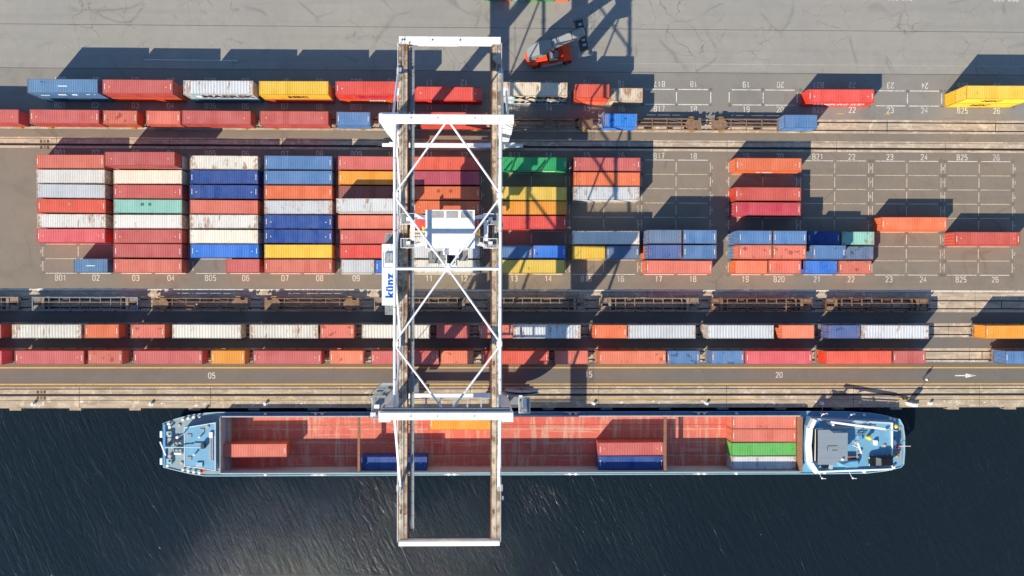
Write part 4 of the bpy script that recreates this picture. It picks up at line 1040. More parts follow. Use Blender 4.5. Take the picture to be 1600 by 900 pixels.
obj('cabin_window', tl(MB().box(-5.62, -4.28, 2.95, 5.0, 15.301, 15.34)).mesh('cabin_window', 'glass'), cabn)
MB().box(-5.7, -5.5, 4.5, 5.2, 15.302, 16.0).box(-4.4, -4.2, 4.5, 5.2, 15.302, 16.0).build('cabin_hanger', 'white_steel', tro)
MB().box(-6.2, -3.7, 4.3, 6.4, 15.8, 15.94).build('cabin_frame', 'white_steel', tro)
m = MB()
for zz in (14.6, 15.1): m.path([(-8.6, 4.8, zz), (-8.6, 3.0, zz), (-6.0, 3.0, zz)], .03)
for x in (-8.6, -7.3, -6.05): m.tube((x, 3.0, 14.06), (x, 3.0, 15.1), .025, 5)
m.build('handrail', 'dark_steel', tro); MB().box(-8.6, -6.0, 3.0, 5.0, 14.0, 14.055).build('platform', 'walkway_grate', tro)
MB().box(-8.5, -8.3, 4.7, 5.0, 14.056, 16.0).box(-6.25, -6.05, 4.7, 5.0, 14.056, 15.79).build('platform_hanger', 'grey_steel', tro)
MB().box(-3.7, -2.2, 3.4, 5.1, 14.2, 14.26).box(-2.5, -2.3, 4.8, 5.1, 14.261, 16.0).build('platform', 'walkway_grate', tro)
MB().box(-8.6, -1.3, 5.6, 11.0, 16.089, 16.0995).build('house_floor', 'grey_steel', tro)
# spreader hanging below the trolley
SPX, SPY, SPZ = -6.36, 8.04, 7.6
sp = thing('container_spreader', 'yellow container spreader hanging on ropes below the crane trolley', 'spreader', (SPX, SPY, SPZ))
MB().box(SPX - 5.9, SPX + 5.9, SPY - .45, SPY - .15, SPZ, SPZ + .35).build('main_beam', 'ochre', sp); MB().box(SPX - 5.9, SPX + 5.9, SPY + .15, SPY + .45, SPZ, SPZ + .35).build('main_beam', 'ochre', sp)
for s in (-1, 1): MB().box(SPX + s * 5.901, SPX + s * 6.15, SPY - 1.2, SPY + 1.2, SPZ - .1, SPZ + .3).build('end_frame', 'ochre', sp)
MB().box(SPX - 1.6, SPX + 1.6, SPY - .9, SPY + .9, SPZ + .351, SPZ + .9).build('head_block', 'dark_steel', sp)
for sx in (-1, 1):
    for sy in (-1, 1): MB().tube((SPX + sx * 1.4, SPY + sy * .8, SPZ + .85), (SPX + sx * 1.9, SPY + sy * 1.6, 16.1), .03, 5).build('rope', 'dark_steel', sp)

# ================================================================== MOORED BARGE
WL, DK, CO, FL = -4.0, .3, 1.45, -2.6
HULL = [(-58.61, -26.24), (-56.15, -25.35), (-53.52, -24.65), (-50.88, -24.3), (-48.25, -24.18), (56.04, -24.15), (68.07, -24.16), (72.96, -24.46), (75.75, -24.92), (78.62, -25.67), (79.28, -26.87), (79.6, -28.91), (79.62, -31.92), (79.46, -34.21), (78.85, -34.81), (75.83, -35.49), (72.31, -35.88), (64.21, -35.98), (-6.09, -36.0), (-48.27, -36.07), (-50.91, -36.06), (-53.54, -35.64), (-56.18, -35.01), (-58.55, -34.39)]
HULL = HULL[::-1]
barge = thing('cargo_barge', 'long blue inland cargo barge with red hold moored at the quay', 'barge', (5.0, -30.1, WL - 1.0))
BO = (5.0, -30.1, WL - 1.0)
def sh(name, mat, m, bevel=0.0): return m.build(name, mat, barge, bevel)
def bl(m): m.v = [(x - BO[0], y - BO[1], z - BO[2]) for x, y, z in m.v]; return m
cxy = (10.5, -30.1)
def inset(poly, d):
    out = []; n = len(poly)
    for i in range(n):
        a, b, c = Vector(poly[i - 1]), Vector(poly[i]), Vector(poly[(i + 1) % n])
        n1 = (b - a).normalized(); n2 = (c - b).normalized(); m1 = Vector((-n1.y, n1.x)); m2 = Vector((-n2.y, n2.x)); mm = (m1 + m2).normalized()
        k = d / max(.5, mm.dot(m1)); out.append((b.x + mm.x * k, b.y + mm.y * k))
    return out
IN = inset(HULL, .14)
low = [(cxy[0] + (x - cxy[0]) * .985, cxy[1] + (y - cxy[1]) * .96) for x, y in HULL]
sh('hull', 'ship_hull', MB().prism(low, WL - 1.0, DK + .15, cap=False, top=HULL))
n = len(HULL); m = MB(); m.add([(x, y, DK + .15) for x, y in HULL] + [(x, y, DK + .15) for x, y in IN] + [(x, y, DK - .1) for x, y in IN], [(i, (i + 1) % n, n + (i + 1) % n, n + i) for i in range(n)] + [(n + i, n + (i + 1) % n, 2 * n + (i + 1) % n, 2 * n + i) for i in range(n)])
sh('gunwale', 'ship_pale', m)
sh('bottom', 'ship_hull', MB().add([(x, y, WL - .9) for x, y in low], [tuple(range(n))]))
HX0, HX1, HY0, HY1 = -47.6, 59.2, -35.15, -24.95
fore = [p for p in IN if p[0] < HX0 - .2]; aft = [p for p in IN if p[0] > HX1 + .2]
def ycut(x, top):   # the hull line's y at x
    best = None
    for i in range(n):
        a, b = IN[i], IN[(i + 1) % n]
        if (a[0] - x) * (b[0] - x) <= 0 and abs(a[0] - b[0]) > 1e-6:
            y = a[1] + (b[1] - a[1]) * (x - a[0]) / (b[0] - a[0])
            if best is None or (y > best if top else y < best): best = y
    return best
fx, ax = HX0 - .3, HX1 + .3
fpoly = [(fx, ycut(fx, True))] + sorted([p for p in fore if p[1] > -30], key=lambda p: -p[0]) + sorted([p for p in fore if p[1] <= -30], key=lambda p: p[0]) + [(fx, ycut(fx, False))]
fpoly = [p for p in fpoly if p[0] <= fx + 1e-6]
apoly = [(ax, ycut(ax, False))] + [p for p in IN if p[0] > ax] + [(ax, ycut(ax, True))]
sh('foredeck', 'ship_grey', MB().prism(fpoly, DK - .06, DK)); sh('aft_deck', 'ship_deck', MB().prism(apoly, DK - .06, DK))
sh('side_deck', 'ship_rim', MB().box(fx + .003, ax - .003, HY1 + .13, -24.32, DK - .06, DK - .002)); sh('side_deck', 'ship_pale', MB().box(fx + .003, ax - .003, -35.90, HY0 - .13, DK - .06, DK - .002))
# hold: floor, walls standing up as the coaming, end bulkheads
flo = sh('hold_floor', 'hold_red', MB().box(HX0, HX1, HY0, HY1, FL - .1, FL))
for y0, y1 in ((HY1, HY1 + .12), (HY0 - .12, HY0)): sh('coaming', 'coaming', MB().box(HX0 - .12, HX1 + .12, y0, y1, FL - .1, CO))
for y in (HY1 + .02, HY0 - .22): sh('coaming_rail', 'ship_pale' if y < -30 else 'coaming', MB().box(HX0 - .1, HX1 + .1, y, y + .2, CO + .001, CO + .07))
sh('bulkhead', 'coaming', MB().box(HX0 - .12, HX0 - .001, HY0 + .001, HY1 - .001, FL - .1, CO + .25)); sh('bulkhead', 'hold_beam', MB().box(HX1 + .001, HX1 + .5, HY0 + .001, HY1 - .001, FL - .1, CO + .1))
sh('bulkhead_ledge', 'coaming', MB().box(HX0 + .001, HX0 + .5, HY0 + .001, HY1 - .001, FL + .001, FL + 1.6))
for x in (-22.45, 34.15): sh('hold_crossbeam', 'hold_beam', MB().box(x - .22, x + .22, HY0, HY1, CO - .5, CO - .05))
for y in (HY1 - .001 - 2.3, HY1 - 4.9, HY0 + 2.4): obj('floor_weld', bl(MB().box(HX0 + .6, HX1 - .1, y - .05, y + .05, FL + .001, FL + .012)).mesh('floor_weld', 'hold_beam'), flo)
for i in range(17): obj('floor_weld', bl(MB().box(HX0 + 3 + i * 6.2, HX0 + 3.07 + i * 6.2, HY0 + .02, HY1 - .02, FL + .013, FL + .02)).mesh('floor_weld', 'hold_red'), flo)
# mooring bitts along both sides
bit = MB().tube((0, 0, 0), (0, 0, .5), .17, 12).tube((0, 0, .5), (0, 0, .58), .26, 14)
bm_ = bit.mesh('bitt', 'bollard_white')
def bitt(x, y, z=DK): obj('bitt', bm_, barge, (x - BO[0], y - BO[1], z - BO[2]))
for x, yn, ys in ((-54.8, -25.55, -34.75), (-53.8, -25.3, -35.0), (-52.8, -25.08, -35.2), (-51.8, -24.92, -35.35)): bitt(x, yn); bitt(x, ys)
for x, y in ((-57.4, -26.3), (-57.2, -26.9), (-57.6, -34.0), (76.6, -25.5), (77.3, -25.7), (76.6, -34.9), (77.3, -34.7), (63.6, -24.6), (64.6, -24.6), (63.2, -35.6), (64.2, -35.6), (71.6, -24.8), (71.7, -35.5)): bitt(x, y)
for x in (-30.5, -29.3, -6.0, -4.9, 40.5, 41.6, 16.5, 17.6, -39.7, 47.6):
    for y in (-24.5, -35.7): bitt(x, y, DK - .002)
for x in (-30, -5.4, 41, 17): 
    for y in (-24.33, -35.88): sh('rubbing_plate', 'bollard_white', MB().box(x - 1.4, x + 1.4, y - .07, y + .07, DK + .152, DK + .2))
# forecastle: raised flat house, windlasses, anchor boxes, folded mast
FH = [(-54.2, -26.8), (-48.5, -25.85), (-48.5, -34.7), (-54.2, -33.85)][::-1]
sh('fore_house', 'ship_deck', MB().prism(FH, DK + .001, DK + 1.3)); m = MB()
fi = inset(FH, .1); m.add([(x, y, DK + 1.36) for x, y in FH] + [(x, y, DK + 1.36) for x, y in fi] + [(x, y, DK + 1.301) for x, y in FH] + [(x, y, DK + 1.301) for x, y in fi], [(i, (i + 1) % 4, 4 + (i + 1) % 4, 4 + i) for i in range(4)] + [(8 + i, 8 + (i + 1) % 4, (i + 1) % 4, i) for i in range(4)] + [(4 + i, 4 + (i + 1) % 4, 12 + (i + 1) % 4, 12 + i) for i in range(4)])
sh('fore_house_edge', 'sign_white', m)
sh('deck_hatch', 'ship_pale', MB().box(-51.9, -50.8, -34.0, -33.1, DK + 1.301, DK + 1.55), .03)
sh('deck_ladder', 'coaming', MB().box(-49.5, -49.35, -32.9, -28.6, DK + 1.37, DK + 1.45).box(-49.1, -48.95, -32.9, -28.6, DK + 1.37, DK + 1.45)); 
for i in range(16): sh('ladder_rung', 'coaming', MB().box(-49.35, -49.1, -32.8 + i * .27, -32.7 + i * .27, DK + 1.38, DK + 1.44))
sh('ladder_end', 'sign_white', MB().box(-49.55, -48.95, -28.59, -27.6, DK + 1.302, DK + 1.6))
ma = sh('fore_mast', 'ship_pale', MB().tube((-57.6, -30.35, DK + 1.5), (-50.6, -30.2, DK + 1.95), .12, 8, .08)); sh('mast_foot', 'dark_steel', MB().box(-50.9, -50.3, -30.5, -29.6, DK + 1.301, DK + 2.1)); sh('mast_step', 'ship_rim', MB().box(-57.7, -57.3, -30.6, -30.1, DK, DK + 1.55))
sh('mast_brace', 'ship_pale', MB().path([(-52.8, -30.0, DK + 1.9), (-52.3, -29.6, DK + 1.5), (-50.6, -29.6, DK + 1.5)], .05))
sh('signal_post', 'sign_white', MB().tube((-54.5, -28.1, DK), (-54.5, -28.1, DK + 3.2), .1, 8).tube((-54.5, -28.1, DK + 3.2), (-54.5, -28.1, DK + 3.6), .25, 10))
for y in (-29.6, -31.0):
    wd = sh('windlass', 'ship_grey', MB().tube((-56.2, y, DK + .55), (-55.0, y, DK + .55), .33, 12)); 
    for x in (-56.25, -55.6, -54.95): obj('windlass_flange', bl(MB().tube((x - .04, y, DK + .55), (x + .04, y, DK + .55), .5, 14)).mesh('windlass_flange', 'coaming'), wd)
    sh('windlass_bed', 'ship_grey', MB().box(-56.3, -54.9, y - .4, y + .4, DK + .001, DK + .2))
sh('fore_chest', 'sign_white', MB().box(-56.3, -55.0, -31.9, -31.55, DK + .001, DK + .7))
for y in (-28.2, -33.2):
    sh('bow_fender', 'sign_white', MB().box(-59.0, -58.5, y - .6, y + .6, DK - .3, DK + .5), .05); sh('anchor_box', 'ship_pale', MB().box(-57.8, -56.9, y - .55, y + .5, DK + .001, DK + .5)); sh('anchor_hatch', 'dark_steel', MB().box(-57.4, -57.0, y - .1, y + .3, DK + .501, DK + .53))
    sh('chain_wheel', 'coaming', MB().tube((-57.2, y - .95 if y > -30 else y + .95, DK), (-57.2, y - .95 if y > -30 else y + .95, DK + .6), .33, 14))
sh('bow_plate', 'ship_rim', MB().box(-58.5, -58.05, -34.2, -26.4, DK + .001, DK + .35)); sh('bow_boom', 'sign_white', MB().beam((-58.6, -29.4, DK + 1.2), (-57.6, -31.9, DK + 1.2), .22, .15)); sh('boom_post', 'sign_white', MB().tube((-58.1, -30.6, DK + .351), (-58.1, -30.6, DK + 1.15), .07, 6))
sh('hatch_grate', 'stacker_grey', MB().box(-57.7, -57.2, -30.0, -29.0, DK + .001, DK + .3))
# aft: raised superstructure, bowed white front, wheelhouse roof
SU = [(61.0, -24.95), (76.0, -25.75), (76.05, -34.7), (61.6, -35.15), (60.25, -33.2), (60.0, -30), (60.25, -26.6)][::-1]
SU2 = inset(SU, .35)
sh('superstructure', 'ship_deck', MB().prism(SU, DK + .001, DK + 1.9)); ns = len(SU)
BW = [(61.2, -25.2), (60.45, -26.8), (60.2, -30), (60.45, -33.1), (61.7, -34.95)]
m = MB()
for a, b in zip(BW, BW[1:]): m.beam((a[0], a[1], DK + 2.4), (b[0], b[1], DK + 2.4), .7, 1.0)
sh('front_bulwark', 'sign_white', m)
m = MB(); m.beam((61.2, -25.15, DK + 2.1), (75.9, -25.95, DK + 2.1), .14, .4); m.beam((61.7, -34.98, DK + 2.1), (75.9, -34.5, DK + 2.1), .3, .4); m.beam((75.92, -25.95, DK + 2.1), (75.95, -34.5, DK + 2.1), .12, .4)
sh('side_bulwark', 'sign_white', m)
sh('window_band', 'glass', MB().beam((61.15, -26.9, DK + 2.5), (60.95, -33.0, DK + 2.5), .12, .7))
WR = [(61.0, -26.7), (63.0, -26.7), (63.7, -27.25), (66.35, -27.25), (66.35, -32.4), (64.6, -32.4), (63.9, -33.0), (61.0, -33.0)][::-1]
sh('wheelhouse', 'sign_white', MB().prism(inset(WR, .25), DK + 1.901, DK + 4.4)); sh('wheelhouse_window', 'glass', MB().prism(inset(WR, .2), DK + 3.1, DK + 4.0))
wr = sh('wheelhouse_roof', 'roof_grey', MB().prism(WR, DK + 4.401, DK + 4.55))
for y in (-28.2, -30.0, -31.8): obj('roof_seam', bl(MB().box(61.05, 66.3, y - .02, y + .02, DK + 4.551, DK + 4.565)).mesh('roof_seam', 'ship_grey'), wr)
obj('roof_frame', bl(MB().box(62.7, 64.4, -29.65, -29.6, DK + 4.566, DK + 4.62).box(63.5, 64.4, -30.42, -30.37, DK + 4.566, DK + 4.62).box(62.6, 62.66, -30.5, -29.6, DK + 4.566, DK + 4.6)).mesh('roof_frame', 'dark_steel'), wr)
obj('roof_dome', bl(MB().dome(65.4, -32.0, DK + 4.551, .25, .35)).mesh('roof_dome', 'sign_white'), wr)
sh('skylight', 'emblem_blue', MB().box(61.3, 62.1, -26.4, -25.6, DK + 1.901, DK + 2.3)); sh('skylight_pane', 'logo_blue', MB().box(61.38, 62.02, -26.32, -25.68, DK + 2.301, DK + 2.33))
# radar mast and rigging abaft the wheelhouse
sh('radar_mast', 'sign_white', MB().tube((68.1, -29.8, DK + 1.901), (68.1, -29.8, DK + 5.2), .1, 8)); sh('radar_scanner', 'sign_white', MB().beam((67.75, -28.9, DK + 5.3), (68.45, -30.8, DK + 5.3), .22, .16)); sh('mast_yard', 'grey_steel', MB().beam((68.2, -27.9, DK + 4.3), (68.2, -31.9, DK + 4.3), .1, .1))
for i in range(6): sh('antenna', 'sign_white', MB().tube((68.2, -28.1 - i * .7, DK + 4.351), (68.2, -28.1 - i * .7, DK + 5.0), .03, 5))
# boat crane boom, gangway, tender, vents, tables
sh('boom_post', 'sign_white', MB().tube((63.9, -25.9, DK + 1.901), (63.9, -25.9, DK + 4.2), .2, 10)); sh('boat_crane_boom', 'sign_white', MB().beam((63.4, -25.35, DK + 4.3), (73.5, -26.7, DK + 4.0), .36, .3)); sh('boom_tip', 'ship_pale', MB().beam((73.5, -26.7, DK + 4.0), (75.8, -27.05, DK + 3.9), .2, .18))
gw = sh('gangway', 'coaming', MB().box(64.6, 72.8, -27.0, -26.45, DK + 2.0, DK + 2.12)); sh('gangway_rest', 'grey_steel', MB().box(65, 65.3, -27, -26.4, DK + 1.901, DK + 1.999).box(72, 72.3, -27, -26.4, DK + 1.901, DK + 1.999))
sh('bench_rail', 'ship_pale', MB().beam((64.5, -25.35, DK + 2.6), (75.4, -25.95, DK + 2.6), .12, .12))
sh('deck_vent', 'yellow_paint', MB().tube((71.4, -28.6, DK + 1.901), (71.4, -28.6, DK + 2.7), .3, 14).dome(71.4, -28.6, DK + 2.7, .42, .35)); sh('deck_vent', 'yellow_paint', MB().tube((77.0, -26.7, DK), (77.0, -26.7, DK + 1.5), .25, 14).dome(77.0, -26.7, DK + 1.5, .42, .3))
sh('deck_box', 'ship_rim', MB().box(69.7, 70.4, -28.9, -28.2, DK + 1.901, DK + 2.3)); sh('deck_table', 'ship_grey', MB().box(69.2, 71.0, -28.05, -27.85, DK + 2.3, DK + 2.36).box(69.4, 69.5, -28, -27.9, DK + 1.901, DK + 2.299).box(70.8, 70.9, -28, -27.9, DK + 1.901, DK + 2.299))
# covered tender
td = [(65.9, -33.2), (67.6, -32.55), (69.5, -32.45), (69.6, -34.2), (67.6, -34.25), (66.0, -33.9)][::-1]
sh('tender_cover', 'ship_deck', MB().prism(td, DK + 1.901, DK + 3.0, top=inset(td, .35))); sh('tender_keel', 'hold_beam', MB().box(66.6, 69.6, -32.35, -32.0, DK + 1.901, DK + 2.5)); 
sh('aft_window', 'ship_pale', MB().box(64.0, 64.5, -34.3, -33.5, DK + 1.901, DK + 2.9)); sh('wing_console', 'glass', MB().box(62.8, 63.8, -34.2, -33.4, DK + 1.901, DK + 2.7))
for x, y, s in ((62.6, -35.3, -1), (68.3, -35.3, -1), (62.8, -24.9, 1), (68.0, -25.0, 1)):
    sh('davit', 'sign_white', MB().path([(x, y - s * .2, DK + 1.5), (x, y + s * .75, DK + 2.6), (x + .8, y + s * .8, DK + 2.6)], .06)); sh('davit_light', 'sign_white', MB().dome(x + .1, y + s * .7, DK + 2.62, .18, .2))
for i, yy in enumerate((-26.2, -28.3, -29.9, -31.6, -34.0)): sh('hatch_stack', 'ship_pale', MB().box(59.75, 60.1 - .12 * (i in (2, 3)), yy - .6, yy + .6, DK + .002, DK + .5))
# stern gear
for x, y, s in ((76.9, -29.6, .45), (77.2, -30.8, .4), (76.6, -30.4, .3)): sh('stern_winch', 'ship_grey', MB().tube((x, y - .4, DK + .5), (x, y + .4, DK + .5), s, 14)); 
sh('winch_bed', 'dark_steel', MB().box(76.3, 77.7, -31.3, -29.1, DK + .001, DK + .12)); sh('stern_light', 'sign_white', MB().dome(76.9, -29.9, DK + 1.0, .5, .4)); sh('light_post', 'sign_white', MB().tube((76.9, -29.9, DK + .121), (76.9, -29.9, DK + 1.0), .12, 8))
sh('rope_coil', 'rope', MB().tube((77.9, -32.3, DK + .001), (77.9, -32.3, DK + .3), .55, 18)); sh('capstan', 'hold_beam', MB().tube((77.9, -32.3, DK + .301), (77.9, -32.3, DK + .8), .25, 12))
fs = sh('flagstaff', 'bollard_white', MB().beam((77.4, -30.75, DK + .1), (79.9, -30.45, DK + 1.4), .07, .07)); sh('stern_locker', 'red_accent', MB().box(78.0, 78.6, -31.1, -30.8, DK + .001, DK + .5)); sh('stern_hatch', 'ship_grey', MB().box(78.4, 79.2, -34.0, -27.0, DK + .001, DK + .08))
tag(MB().tube((0, 0, 0), (0, 0, .25), .38, 16).build('lifebuoy', 'lifebuoy_orange'), 'orange lifebuoy lying on the barge foredeck beside white bitts', 'lifebuoy').location = (-51.3, -34.95, DK + .002)

# small deck clutter: coiled ropes, pipes, hatches, vents, railings
def coil(x, y, z, r=.34):
    for k in range(3): sh('rope_coil', 'rope', MB().tube((x, y, z + .001 + k * .07), (x, y, z + .068 + k * .07), r - k * .05, 14))
for x, y, z in ((-55.6, -26.6, DK), (-55.2, -33.6, DK), (-49.9, -26.6, DK + 1.301), (76.8, -33.6, DK), (69.3, -29.6, DK + 1.901), (74.6, -30.2, DK + 1.901)): coil(x, y, z)
for y in (-25.25, -34.85): sh('deck_pipe', 'ship_grey', MB().tube((-53.0, y if y > -30 else y, DK + .12), (-48.6, y + (.35 if y > -30 else -.3), DK + .12), .06, 6))
for x, y in ((-53.2, -28.3), (-53.2, -32.4), (-50.9, -27.3)): sh('deck_hatch', 'ship_grey', MB().box(x - .4, x + .4, y - .35, y + .35, DK + 1.301, DK + 1.42), .02)
for x, y in ((-52.2, -31.6), (-51.2, -28.4)): sh('vent_cowl', 'sign_white', MB().tube((x, y, DK + 1.301), (x, y, DK + 1.8), .14, 10).dome(x, y, DK + 1.8, .2, .15))
for i in range(5): sh('deck_seam', 'ship_grey', MB().box(-53.4 + i * 1.1, -53.37 + i * 1.1, -33.6, -27.0, DK + 1.3012, DK + 1.306))
for x, y, w, d in ((67.4, -28.3, .5, .5), (72.8, -29.6, .6, .9), (74.9, -27.2, .5, .4), (69.9, -31.3, .5, .35), (66.9, -31.2, .3, .5)): sh('deck_locker', 'sign_white' if w > .55 else 'ship_grey', MB().box(x - w / 2, x + w / 2, y - d / 2, y + d / 2, DK + 1.901, DK + 2.4), .02)
for i in range(4): sh('deck_seam', 'ship_grey', MB().box(67.2 + i * 2.3, 67.24 + i * 2.3, -34.0, -27.1, DK + 1.9012, DK + 1.907))
m = MB()
for i in range(8): m.tube((61.8 + i * 1.95, -25.3 - i * .085, DK + 2.3), (61.8 + i * 1.95, -25.3 - i * .085, DK + 3.0), .025, 5)
m.path([(61.8, -25.3, DK + 3.0), (75.45, -25.9, DK + 3.0)], .03); sh('railing', 'sign_white', m)
for i in range(26):
    x = -44 + i * 4.0
    for y in (-24.86, -35.24): sh('coaming_stay', 'ship_pale', MB().box(x - .05, x + .05, y + (.02 if y > -30 else -.25), y + (.25 if y > -30 else -.02), DK, CO - .2))
# containers in the hold
G = 'containers lying in the barge hold'
HC = [(-42.0, -31.35, 'salmon', 0, 'salmon long container alone at the bow end of the red hold'), (-16.1, -33.8, 'navy', 0, 'dark blue long container against the hold wall beside the thin crossbeam'),
      (-3.5, -26.4, 'amber', 1, 'amber yellow long container in the hold beneath the gantry crane'), (28.0, -31.2, 'brick', 0, 'brick red long container in the hold beside a dark blue one'),
      (28.0, -33.75, 'navy', 0, 'dark blue long container in the hold beside a brick red one'), (53.0, -26.25, 'salmon', 2, 'rust-stained salmon container in the hold, touching the wall on the quay side'),
      (53.0, -28.75, 'salmon', 1, 'salmon container in the hold next to the green one'), (53.0, -31.3, 'lime', 1, 'light green container in the hold near the wheelhouse'), (53.0, -33.85, 'pale', 2, 'grey weathered container in the hold next to the green one')]
for x, y, c, ru, lb in HC: container(x, y, FL + .021, 40, c, ru, lb, G, flip=True)

# ================================================================== REACH STACKER
rs = thing('reach_stacker', 'orange reach stacker with raised grey boom driving on the apron', 'reach stacker', (12.2, 41.75, 0), R(12), None, False)
def rp(name, mat, m, bevel=0.0, p=None): return obj(name, m.mesh(name, mat, bevel), p or rs)
arc = [(-2.2, -1.75)] + [(-2.9 - 1.35 * math.cos(a) * 1.0, 1.75 * math.sin(a)) for a in [math.radians(v) for v in (-75, -55, -30, 0, 30, 55, 75)]] + [(-2.2, 1.75)]
rp('counterweight', 'stacker_orange', MB().prism(arc[::-1], .75, 2.15), .08)
rp('engine_cover', 'stacker_orange', MB().box(-2.19, -.4, -1.25, 1.25, 1.2, 2.3).box(-.39, .6, .3, 1.3, 1.2, 2.0), .06)
rp('chassis', 'stacker_orange', MB().box(-2.6, 3.6, -.95, .95, .7, 1.19).box(-1.8, 2.6, -1.75, -1.2, .9, 1.35).box(-1.8, 2.6, 1.2, 1.75, .9, 1.35))
rp('front_axle_beam', 'stacker_orange', MB().box(2.61, 4.1, -2.05, 2.05, 1.0, 1.95).box(2.4, 3.4, -2.05, -1.1, 1.951, 2.5), .07)
rp('side_step', 'grey_steel', MB().box(-1.6, 2.4, -2.05, -1.76, .9, 1.0)); rp('handrail', 'grey_steel', MB().path([(-1.6, -2.0, 1.0), (-1.6, -2.0, 1.9), (2.3, -2.0, 1.9), (2.3, -2.0, 1.0)], .03))
for sx, ys, r in ((3.25, (-1.85, -1.15, 1.15, 1.85), .82), (-2.5, (-1.45, 1.45), .78)):
    for y in ys:
        tw = rp('wheel', 'rubber', MB().tube((sx, y - .3, r), (sx, y + .3, r), r, 22), .05); rp('rim', 'stacker_orange', MB().tube((sx, y - .32, r), (sx, y + .32, r), .36, 14), 0, tw)
cb = rp('cabin', 'dark_steel', MB().prism([(-.1, -1.55), (1.6, -1.55), (1.6, -.25), (-.1, -.25)], 1.36, 3.5, top=[(.1, -1.45), (1.4, -1.45), (1.4, -.35), (.1, -.35)]))
rp('cabin_roof', 'stacker_grey', MB().box(0, 1.45, -1.5, -.3, 3.501, 3.58), 0, cb); rp('windscreen', 'glass', MB().add([(1.625, -1.45, 1.9), (1.625, -.35, 1.9), (1.44, -.4, 3.4), (1.44, -1.4, 3.4)], [(0, 1, 2, 3)]), 0, cb)
A, B = Vector((-3.4, 0, 3.7)), Vector((5.4, 0, 10.0)); bd = (B - A).normalized()
rp('boom_mount', 'stacker_grey', MB().prism_y([(-3.9, 2.151), (-2.3, 2.151), (-2.7, 4.1), (-3.7, 4.1)], -.85, .85))
bo = rp('boom', 'stacker_grey', MB().beam(A + bd * 2.6, A + bd * 6.2, 1.3, 1.15), .05); rp('boom_root', 'stacker_grey', MB().add([(-4.0, -.75, 3.3), (-4.0, .75, 3.3), (-4.1, -.75, 4.3), (-4.1, .75, 4.3), (-1.35, -1.15, 4.3), (-1.35, 1.15, 4.3), (-2.0, -1.15, 6.1), (-2.0, 1.15, 6.1), (.6, -.66, 6.3), (.6, .66, 6.3), (0, -.66, 7.1), (0, .66, 7.1)], [(0, 4, 6, 2), (4, 8, 10, 6), (1, 3, 7, 5), (5, 7, 11, 9), (2, 6, 7, 3), (6, 10, 11, 7), (0, 1, 5, 4), (4, 5, 9, 8), (0, 2, 3, 1), (8, 9, 11, 10)])); rp('inner_boom', 'stacker_grey', MB().beam(A + bd * 5.9, B, 1.25, .95), .04)
rp('boom_cable', 'dark_steel', MB().beam(A + bd * 3.2 + Vector((0, .85, .3)), B + Vector((-.5, .65, .4)), .08, .1)); rp('boom_band', 'rust', MB().beam(A + bd * 8.6, A + bd * 8.75, 1.32, 1.02))
for y in (-.62, .62): rp('lift_cylinder', 'dark_steel', MB().tube((1.9, y, 1.25), (-.2, y, 5.4), .16, 10)); 
rp('slew_head', 'dark_steel', MB().box(4.9, 5.9, -.6, .6, 8.75, 9.5), .05); rp('rotator', 'dark_steel', MB().tube((5.4, 0, 8.2), (5.4, 0, 8.75), .6, 18))
rp('spreader_beam', 'dark_steel', MB().box(4.6, 6.0, -2.7, 2.7, 7.5, 8.19))
for s in (-1, 1): rp('spreader_end', 'stacker_grey', MB().box(4.2, 6.6, s * 2.71, s * 3.5, 7.3, 8.0), .04); rp('spreader_edge', 'ochre', MB().box(4.25, 6.55, s * 2.72, s * 2.85, 8.001, 8.05))
for y in (-1.8, -.9, .9, 1.8): rp('spreader_gear', 'grey_steel', MB().box(5.1, 5.7, y - .2, y + .2, 8.192, 8.45))

# ------------------------------------------------------------------ car carried on the barge
car = thing('car', 'black hatchback car parked on the barge aft deck', 'car', (73.6, -32.85, DK + 1.901), R(182), None, False)
def cp(name, mat, m, bevel=0.0, p=None): return obj(name, m.mesh(name, mat, bevel), p or car)
body = cp('body', 'car_black', MB().prism_y([(-2.2, .35), (2.15, .3), (2.25, .6), (2.1, .85), (1.1, 1.0), (-2.0, 1.02), (-2.25, .75)][::-1], -.9, .9), .1)
cabin = MB().add([(-2.05, -.82, 1.0), (1.15, -.82, 1.0), (1.15, .82, 1.0), (-2.05, .82, 1.0), (-1.75, -.66, 1.5), (.35, -.66, 1.52), (.35, .66, 1.52), (-1.75, .66, 1.5)], [(0, 1, 5, 4), (1, 2, 6, 5), (2, 3, 7, 6), (3, 0, 4, 7), (4, 5, 6, 7)])
cp('cabin', 'glass', cabin); cp('roof', 'car_black', MB().box(-1.72, .3, -.64, .64, 1.505, 1.56), .02)
cp('windscreen', 'car_glass', MB().add([(1.13, -.74, 1.04), (1.13, .74, 1.04), (.42, .62, 1.505), (.42, -.62, 1.505)], [(0, 1, 2, 3)]))
for x in (-1.35, 1.4):
    for y in (-.82, .82): w_ = cp('wheel', 'rubber', MB().tube((x, y - .1, .32), (x, y + .1, .32), .32, 16)); cp('rim', 'grey_steel', MB().tube((x, y - .11, .32), (x, y + .11, .32), .18, 10), 0, w_)
for y in (-.65, .65): cp('headlight', 'ink_white', MB().box(2.1, 2.22, y - .18, y + .18, .62, .76)); cp('tail_light', 'red_accent', MB().box(-2.27, -2.2, y - .16, y + .16, .7, .85))
for y in (-1.0, 1.0): cp('mirror', 'car_black', MB().box(.75, .95, y - .1, y + .1, .98, 1.12))

